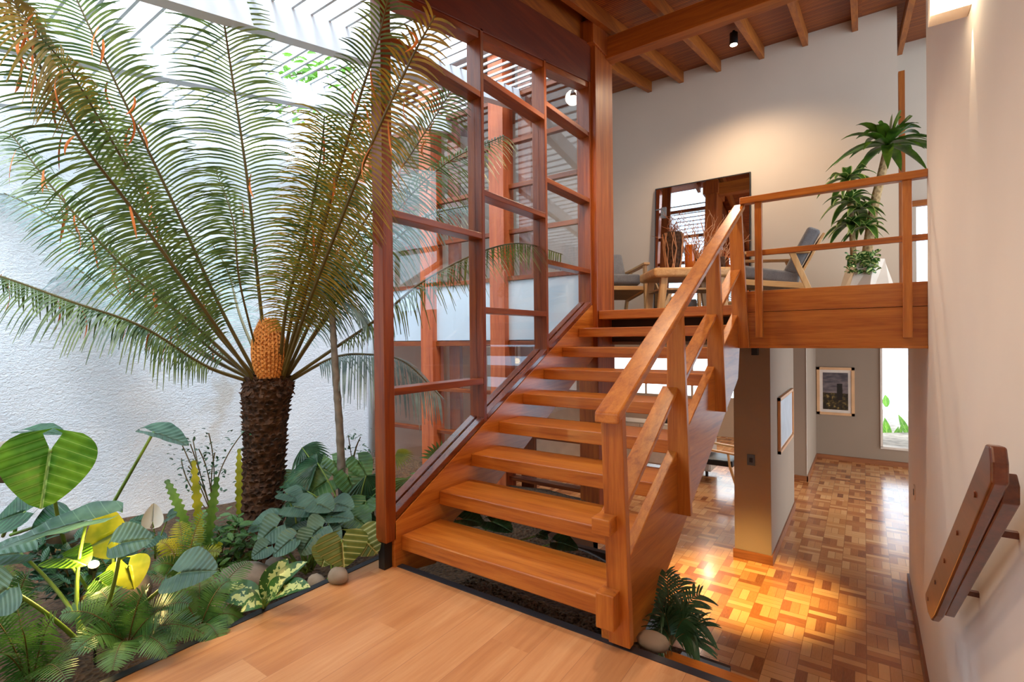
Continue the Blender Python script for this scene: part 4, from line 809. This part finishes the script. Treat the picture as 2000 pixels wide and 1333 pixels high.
c = vase(1315, 'tall tapered bark-wrapped vase with dark curly branches on the oak table', [(.055, 0), (.065, .02), (.085, .18), (.10, .36), (.095, .38), (.085, .37)], G['bark'], (9, .38, .35, .0045, .07) if False else None, None)
t = [o for o in bpy.data.objects if o.name.startswith('vase')][-1]
bm = NB(); twigs(bm, c+Vector((0, 0, .34)), 14, .34, .5, rv, .0045, .09); obj('curly_branches', bm, M_['branch'], t)
bm = NB()
for k in range(26):
    a = rv.uniform(0, 6.28); b = a+rv.uniform(-.8, .8); tube(bm, [c+Vector((.075*math.cos(a), .075*math.sin(a), 0)), c+Vector((.10*math.cos(b), .10*math.sin(b), .2)), c+Vector((.105*math.cos(a), .105*math.sin(a), .37))], .004, 4)
obj('wrapping_twigs', bm, M_['branchw'], t)
c = on_table(1348); t = thing('vase', 'amber glass vase between the bundles of dried branches', 'vase', tuple(c)); bm = NB(); lathe(bm, [(.05, 0), (.055, .1), (.05, .24), (.048, .25)], c, 24); obj('body', bm, m_amber, t, smooth=True)
for x, lb, n, h in ((1362, 'tall bundle of pale twisted branches standing on the oak table', 34, .62), (1408, 'shorter bundle of pale twisted branches behind the stair handrail', 26, .45)):
    c = on_table(x); t = thing('branch_bundle', lb, 'dried branches', tuple(c)); bm = NB(); twigs(bm, c, n, h, .07, rv, .005, .05); obj('twigs', bm, M_['branchw'], t); bm = NB(); lathe(bm, [(.04, 0), (.045, .05), (.04, .12)], c, 16); obj('holder', bm, G['bark'], t)
# mirror
tm = thing('mirror', 'large thin black framed mirror leaning on the back wall', 'mirror', (-1.85, 7.15, ZU))
mr = []
def mq(x0, x1, inset, yo):
    zt0 = at(1278, 370, 'Y', 7.22).z-inset; zb0 = ZU+.005+inset; return [(x0+inset, 7.10+yo+.0, zb0), (x1-inset, 7.10+yo, zb0), (x1-inset, 7.215+yo, zt0), (x0+inset, 7.215+yo, zt0)]
mx0 = at(1278, 500, 'Y', 7.15).x; mx1 = at(1465, 400, 'Y', 7.15).x
bm = NB(); q0 = mq(mx0, mx1, 0, 0); q1 = mq(mx0, mx1, 0, .03); hexa(bm, q0+q1); obj('frame', bm, M_['black'], tm)
bm = NB(); q0 = mq(mx0, mx1, .014, -.003); q1 = mq(mx0, mx1, .014, .001); hexa(bm, q0+q1); obj('glass', bm, M_['mirror'], tm)
# planter with corn plant
pc = at(1692, 520, 'Y', 6.5); t = thing('planter', 'white faceted cone planter with a leaning corn plant on the landing', 'plant pot', (pc.x, pc.y, ZU))
tpz = at(1692, 510, 'Y', 6.5).z
bm = NB(); n = 8; r0, r1 = .30, .17; prev = None
for i, (r, z) in enumerate(((r0, 0), (r1, tpz-ZU), (r1-.02, tpz-ZU), (r1-.03, tpz-ZU-.06))):
    ring = [bm.verts.new((pc.x+r*math.cos(2*math.pi*(k+(.5 if i else 0))/n), pc.y+r*math.sin(2*math.pi*(k+(.5 if i else 0))/n), ZU+z)) for k in range(n)]
    if prev:
        for k in range(n):
            if i == 1: bm.faces.new((prev[k], ring[(k) % n], prev[(k+1) % n])) if False else None
            bm.faces.new((prev[k], prev[(k+1) % n], ring[(k+1) % n], ring[k]))
    prev = ring
bm.faces.new(prev); obj('pot', bm, M_['ceramic'], t, label='white faceted pot')
cp = thing('corn_plant', 'corn plant with one tall leaning cane and bushy striped leaves in the white planter', 'plant', (pc.x, pc.y, tpz))
def yz(x, y, Y=6.5): return at(x, y, 'Y', Y)
cane = bez([yz(1690, 525), yz(1697, 470), yz(1708, 400), yz(1722, 340), yz(1733, 290)], 20); obj('cane', tube(NB(), cane, [.052-.0008*i for i in range(20)], 10), G['barkt'], cp, smooth=True)
cane2 = bez([yz(1668, 525), yz(1664, 450), yz(1660, 380), yz(1656, 345)], 12); obj('cane', tube(NB(), cane2, .028, 8), G['barkt'], cp, smooth=True)
def rosette(c, n, L, mat, up=.5, rdm=rv, W=.075, droop=.5):
    for i in range(n):
        a = i*2.39996+rdm.uniform(-.2, .2); el = up*(1-i/n*1.1)+rdm.uniform(-.1, .1); d = Vector((math.cos(a)*math.cos(el*1.2), math.sin(a)*math.cos(el*1.2), math.sin(el*1.4))); l = L*rdm.uniform(.75, 1.1)
        pts = [c+d*l*t_-Vector((0, 0, droop*l*t_**2.2)) for t_ in [j/8 for j in range(9)]]; bm = NB(); strap(bm, pts, W, N=UP if abs(d.z) < .9 else Vector((1, 0, 0)), fold=.35, prof=lens); obj('leaf', bm, mat, cp, smooth=True)
rosette(yz(1733, 285), 38, .52, G['drac'], 1.05, W=.105)
for (x, y, n_, L) in ((1655, 352, 16, .34), (1660, 395, 15, .30), (1682, 412, 13, .26), (1662, 440, 16, .30), (1690, 445, 13, .26)): rosette(yz(x, y, 6.4), n_, L, G['dracv'], .8, W=.09, droop=.7)
iv = thing('trailing_ivy', 'pale trailing ivy spilling over the rim of the white planter', 'plant', tuple(yz(1680, 520, 6.3)))
bm = NB()
for _ in range(90):
    p = yz(rv.uniform(1655, 1712), rv.uniform(492, 535), 6.3)+Vector((0, rv.uniform(-.05, .08), 0)); d = Vector((rv.uniform(-1, 1), rv.uniform(-1, .2), rv.uniform(-.8, .5))).normalized(); strap(bm, arc(p, p+d*.07, (0, 0, .005), 4), .05, N=Vector((rv.uniform(-.5, .5), -.6, .6)).normalized())
obj('leaves', bm, G['dumb'], iv)
# window at the far end of the landing
w5 = thing('window_5', None, None, (.9, 9.0, ZU), kind='structure'); w5['label'] = 'bright window beyond the landing'
struct('frame', B(.52, .60, 8.96, 9.04, ZU, 3.1), M_['white'], w5)
bm = NB(); box(bm, .52, 1.3, 8.95, 9.03, 3.08, 3.16); struct('frame', bm, BE['X'], w5)
struct('post', B(.40, .47, 8.7, 8.78, ZU, 4.9), BE['Z'], w5)
# ================================================================== lower floor
def picture(label, corners, art, nrm, fw=.03, dep=.025, framemat=None, inset=.06):
    a, b, c, d = [Vector(p) for p in corners]          # TL TR BR BL
    t = thing('framed_picture', label, 'picture', tuple((a+c)/2)); ux = (b-a).normalized(); uy = (a-d).normalized(); n = Vector(nrm)
    def quad(i, o0, o1):
        q = [a+ux*i-uy*i, b-ux*i-uy*i, c-ux*i+uy*i, d+ux*i+uy*i]; bm = NB(); hexa(bm, [p+n*o0 for p in q]+[p+n*o1 for p in q]); return bm
    bm = NB()
    for p, q in ((a-uy*fw/2, b-uy*fw/2), (d+uy*fw/2, c+uy*fw/2)): bar(bm, p+n*dep/2, q+n*dep/2, dep, fw, uy)
    for p, q in ((a+ux*fw/2, d+ux*fw/2), (b-ux*fw/2, c-ux*fw/2)): bar(bm, p+n*dep/2, q+n*dep/2, dep, fw, ux)
    obj('frame', bm, framemat or OKX['Z'], t); obj('mat_board', quad(fw*.6, .004, .010), M_['ceramic'], t); obj('print', quad(fw+inset, .010, .014), art, t); return t
def m_art1():
    t = NT('landscape_print'); tx = t.N('TexCoord'); sp = t.N('SeparateXYZ'); t.l.new(tx.outputs['Object'], sp.inputs[0]); x, z = sp.outputs[0], sp.outputs[2]
    n = t.noise(t.coord((1, 1, 3)), 5, 4); n2 = t.noise(t.coord(), 14, 5, .7)
    sky = t.ramp(t.math('ADD', n, t.math('MULTIPLY', z, -.4)), [(.3, S(74, 66, 70)), (.6, S(128, 112, 110)), (.75, S(160, 140, 130))])
    fld = t.ramp(n2, [(.42, S(34, 26, 16)), (.55, S(78, 62, 30)), (.68, S(186, 156, 92))])
    hz_ = t.math('LESS_THAN', z, t.math('ADD', -.06, t.math('MULTIPLY', n2, .05)))
    mx = t.N('Mix', data_type='RGBA'); t.l.new(hz_, mx.inputs[0]); t.l.new(sky, mx.inputs[6]); t.l.new(fld, mx.inputs[7])
    tw = t.math('MULTIPLY', t.math('LESS_THAN', t.math('ABSOLUTE', t.math('SUBTRACT', x, .07)), t.math('ADD', .035, t.math('MULTIPLY', n2, .02))), t.math('LESS_THAN', t.math('ABSOLUTE', t.math('SUBTRACT', z, -.01)), .16))
    m2 = t.N('Mix', data_type='RGBA'); t.l.new(tw, m2.inputs[0]); t.l.new(mx.outputs[2], m2.inputs[6]); m2.inputs[7].default_value = S(30, 24, 18)
    t.set(Base_Color=m2.outputs[2], Roughness=.3); return t.m
Yf = 11.725; q = [at(x, y, 'Y', Yf) for x, y in ((1595, 718), (1669, 718), (1669, 811), (1595, 811))]
zt_ = (q[0].z+q[1].z)/2; zb_ = (q[2].z+q[3].z)/2; xl, xr = q[0].x, q[1].x
picture('framed dark landscape photograph on the far taupe wall', [(xl, Yf, zt_), (xr, Yf, zt_), (xr, Yf, zb_), (xl, Yf, zb_)], m_art1(), (0, -1, 0), .05, .03, plain('pale_frame_wood', S(222, 170, 122), .5), .055)
ya, yb_ = at(1519, 800, 'X', -.82).y, at(1546, 800, 'X', -.82).y; z1_, z0_ = at(1519, 778, 'X', -.82).z, at(1519, 889, 'X', -.82).z
picture('framed pale print seen side-on on the right face of the column', [(-.822, yb_, z1_), (-.822, ya, z1_), (-.822, ya, z0_), (-.822, yb_, z0_)], plain('pale_print', S(196, 200, 206), .3), (1, 0, 0), .035, .03, plain('frame_wood', S(206, 150, 100), .5), .02)
def plate(label, c, ax, w, h, mat):
    t = thing('switch_plate', label, 'switch', c); x, y, z = c
    if ax == 'Y': obj('plate', B(x-w/2, x+w/2, y-.008, y, z-h/2, z+h/2), mat, t, bevel=.002); obj('rocker', B(x-w/5, x+w/5, y-.012, y-.008, z-h/5, z+h/5), M_['edge'], t)
    else: obj('plate', B(x-.008, x, y-w/2, y+w/2, z-h/2, z+h/2), mat, t, bevel=.002); obj('rocker', B(x-.012, x-.008, y-w/5, y+w/5, z-h/5, z+h/5), M_['edge'], t)
c = at(1467, 899, 'Y', 5.965); plate('dark wall outlet plate on the front of the taupe column', tuple(c), 'Y', .08, .12, M_['metal'])
c = at(1787, 962, 'X', XW); plate('small light switch low on the right wall', (XW, c.y, c.z), 'X', .08, .12, M_['ceramic'])
# lounge chair downstairs
b = at(1402, 925, 'Z', ZF); D0 = 8.4; p = P(1402, 900, D0); t = thing('lounge_chair', 'wooden lounge chair with a dark cushion on the parquet under the stairs', 'chair', (p.x, p.y, ZF))
X0, Y0 = p.x, p.y
obj('seat', rbox(NB(), (X0, Y0, ZF+.40), (.58, .55, .10)), M_['black'], t, bevel=.02); obj('backrest', rbox(NB(), (X0-.30, Y0+.1, ZF+.62), (.10, .50, .42), Matrix.Rotation(-.3, 3, 'Y')), M_['black'], t, bevel=.02)
for dx, dy, ex in ((-.25, -.28, -.34), (.25, -.28, .36), (-.25, .28, -.34), (.25, .28, .36)): bm = NB(); bar(bm, (X0+ex, Y0+dy, ZF), (X0+dx, Y0+dy, ZF+.36), .035, .045, (0, 1, 0)); obj('leg', bm, OKX['Z'], t)
for dy in (-.28, .28): bm = NB(); bar(bm, (X0-.30, Y0+dy, ZF+.62), (X0+.32, Y0+dy, ZF+.57), .05, .03); obj('arm_rest', bm, OKX['X'], t, bevel=.004); bm = NB(); bar(bm, (X0+.25, Y0+dy, ZF+.34), (X0+.22, Y0+dy, ZF+.57), .03, .04, (0, 1, 0)); obj('arm_post', bm, OKX['Z'], t)
# lower living room contents glimpsed through the treads
sd = P(1330, 800, 9.0); t = thing('sideboard', 'low white sideboard in the bright lower living room', 'cabinet', (sd.x, sd.y, ZF))
obj('body', B(sd.x-1.4, sd.x+.5, sd.y, sd.y+.45, ZF+.1, ZF+.85), M_['white'], t, bevel=.005)
for k in range(3): o = obj('door', B(sd.x-1.38+k*.63, sd.x-.78+k*.63, sd.y-.02, sd.y, ZF+.13, ZF+.82), M_['ceramic'], t, bevel=.003); obj('knob', B(sd.x-.85+k*.63, sd.x-.83+k*.63, sd.y-.04, sd.y-.02, ZF+.45, ZF+.55), M_['black'], o)
for dx in (-1.3, .4): obj('leg', B(sd.x+dx, sd.x+dx+.04, sd.y+.05, sd.y+.09, ZF, ZF+.1), M_['black'], t)
for k, (dx, h, r, mt, lb) in enumerate(((-.15, .30, .05, m_amber, 'amber bottle on the white sideboard'), (-.35, .24, .06, M_['black'], 'dark round jar on the white sideboard'), (.05, .22, .045, M_['edge'], 'small dark bottle at the right end of the white sideboard'))):
    c = (sd.x+dx, sd.y+.2, ZF+.85); solo('bottle', lathe(NB(), [(r, 0), (r, h*.6), (r*.35, h*.75), (r*.35, h)], c, 16), mt, lb, 'bottle', smooth=True)
w6 = thing('window_6', None, None, (-3.6, 13.05, -.2), kind='structure'); w6['label'] = 'wide bright window of the lower living room'
for x in (-6, -4.8, -3.6, -2.4, -1.25): struct('window_frame', B(x, x+.05, 13.0, 13.06, -.2, 1.0), M_['ceramic'], w6)
struct('window_pane', B(-6, -1.2, 13.03, 13.035, -.2, 1.0), M_['glass'], w6)
def floorlamp():
    c = P(1010, 706, 5.9); t = thing('pendant_lamp', 'round woven rattan pendant lamp behind the court glass', 'lamp', tuple(c)); bm = NB()
    for k in range(9): tube(bm, [(c.x+.14*math.cos(a), c.y+.14*math.sin(a), c.z-.04+k*.010) for a in [2*math.pi*j/24 for j in range(25)]], .005, 5, False)
    obj('shade', bm, OKX['X'], t); obj('cord', tube(NB(), [c+Vector((0, 0, .04)), (c.x, c.y, 1.22)], .004, 5), M_['black'], t)
    obj('bulb', lathe(NB(), [(.02, 0), (.035, .03), (.02, .06)], c-Vector((0, 0, .03)), 12), m_emit('bulb_light', (1, .75, .4, 1), 6), t)
floorlamp()
# plants outside the slit window
gw = thing('banana_plant', 'bright green broad-leaved plant outside the slit window', 'plant', tuple(P(1745, 880, 11.4)))
for q in ((1738, 880, 11.9, 1729, 822, 11.9, .24), (1742, 885, 11.9, 1757, 840, 11.9, .18), (1758, 880, 11.9, 1762, 838, 11.9, .14), (1779, 862, 11.9, 1757, 816, 11.9, .17), (1733, 800, 13, 1730, 775, 13, .2)):
    a = P(*q[:3])+Vector((0, .5, 0)); b = P(*q[3:6])+Vector((0, .5, 0)); bm = NB(); strap(bm, arc(a, b, (0, 0, 0), 8), q[6], N=-CD, fold=.1, prof=lens); obj('leaf', bm, G['ear'], gw, smooth=True)
struct('ground_outside', B(-1.5, 3, 12.0, 20, ZF-.1, ZF+.05), M_['stone'])
struct('wall_outside', B(1.05, 4, 15.0, 15.2, ZF, 3), M_['pergola'])
for x, y, p_ in ((1.1, 8.8, 45), (-2.6, 10.5, 110), (-.45, 3.6, 0)): p_ and downlight(x, y, 1.222, p_, {8.8: 'added fill downlight in the lower passage ceiling', 10.5: 'added fill downlight at the far end of the living room', 3.6: 'added fill downlight beside the right wall'}[y], 150, (1, .82, .62))  # added fill downlights that warm the lower floor
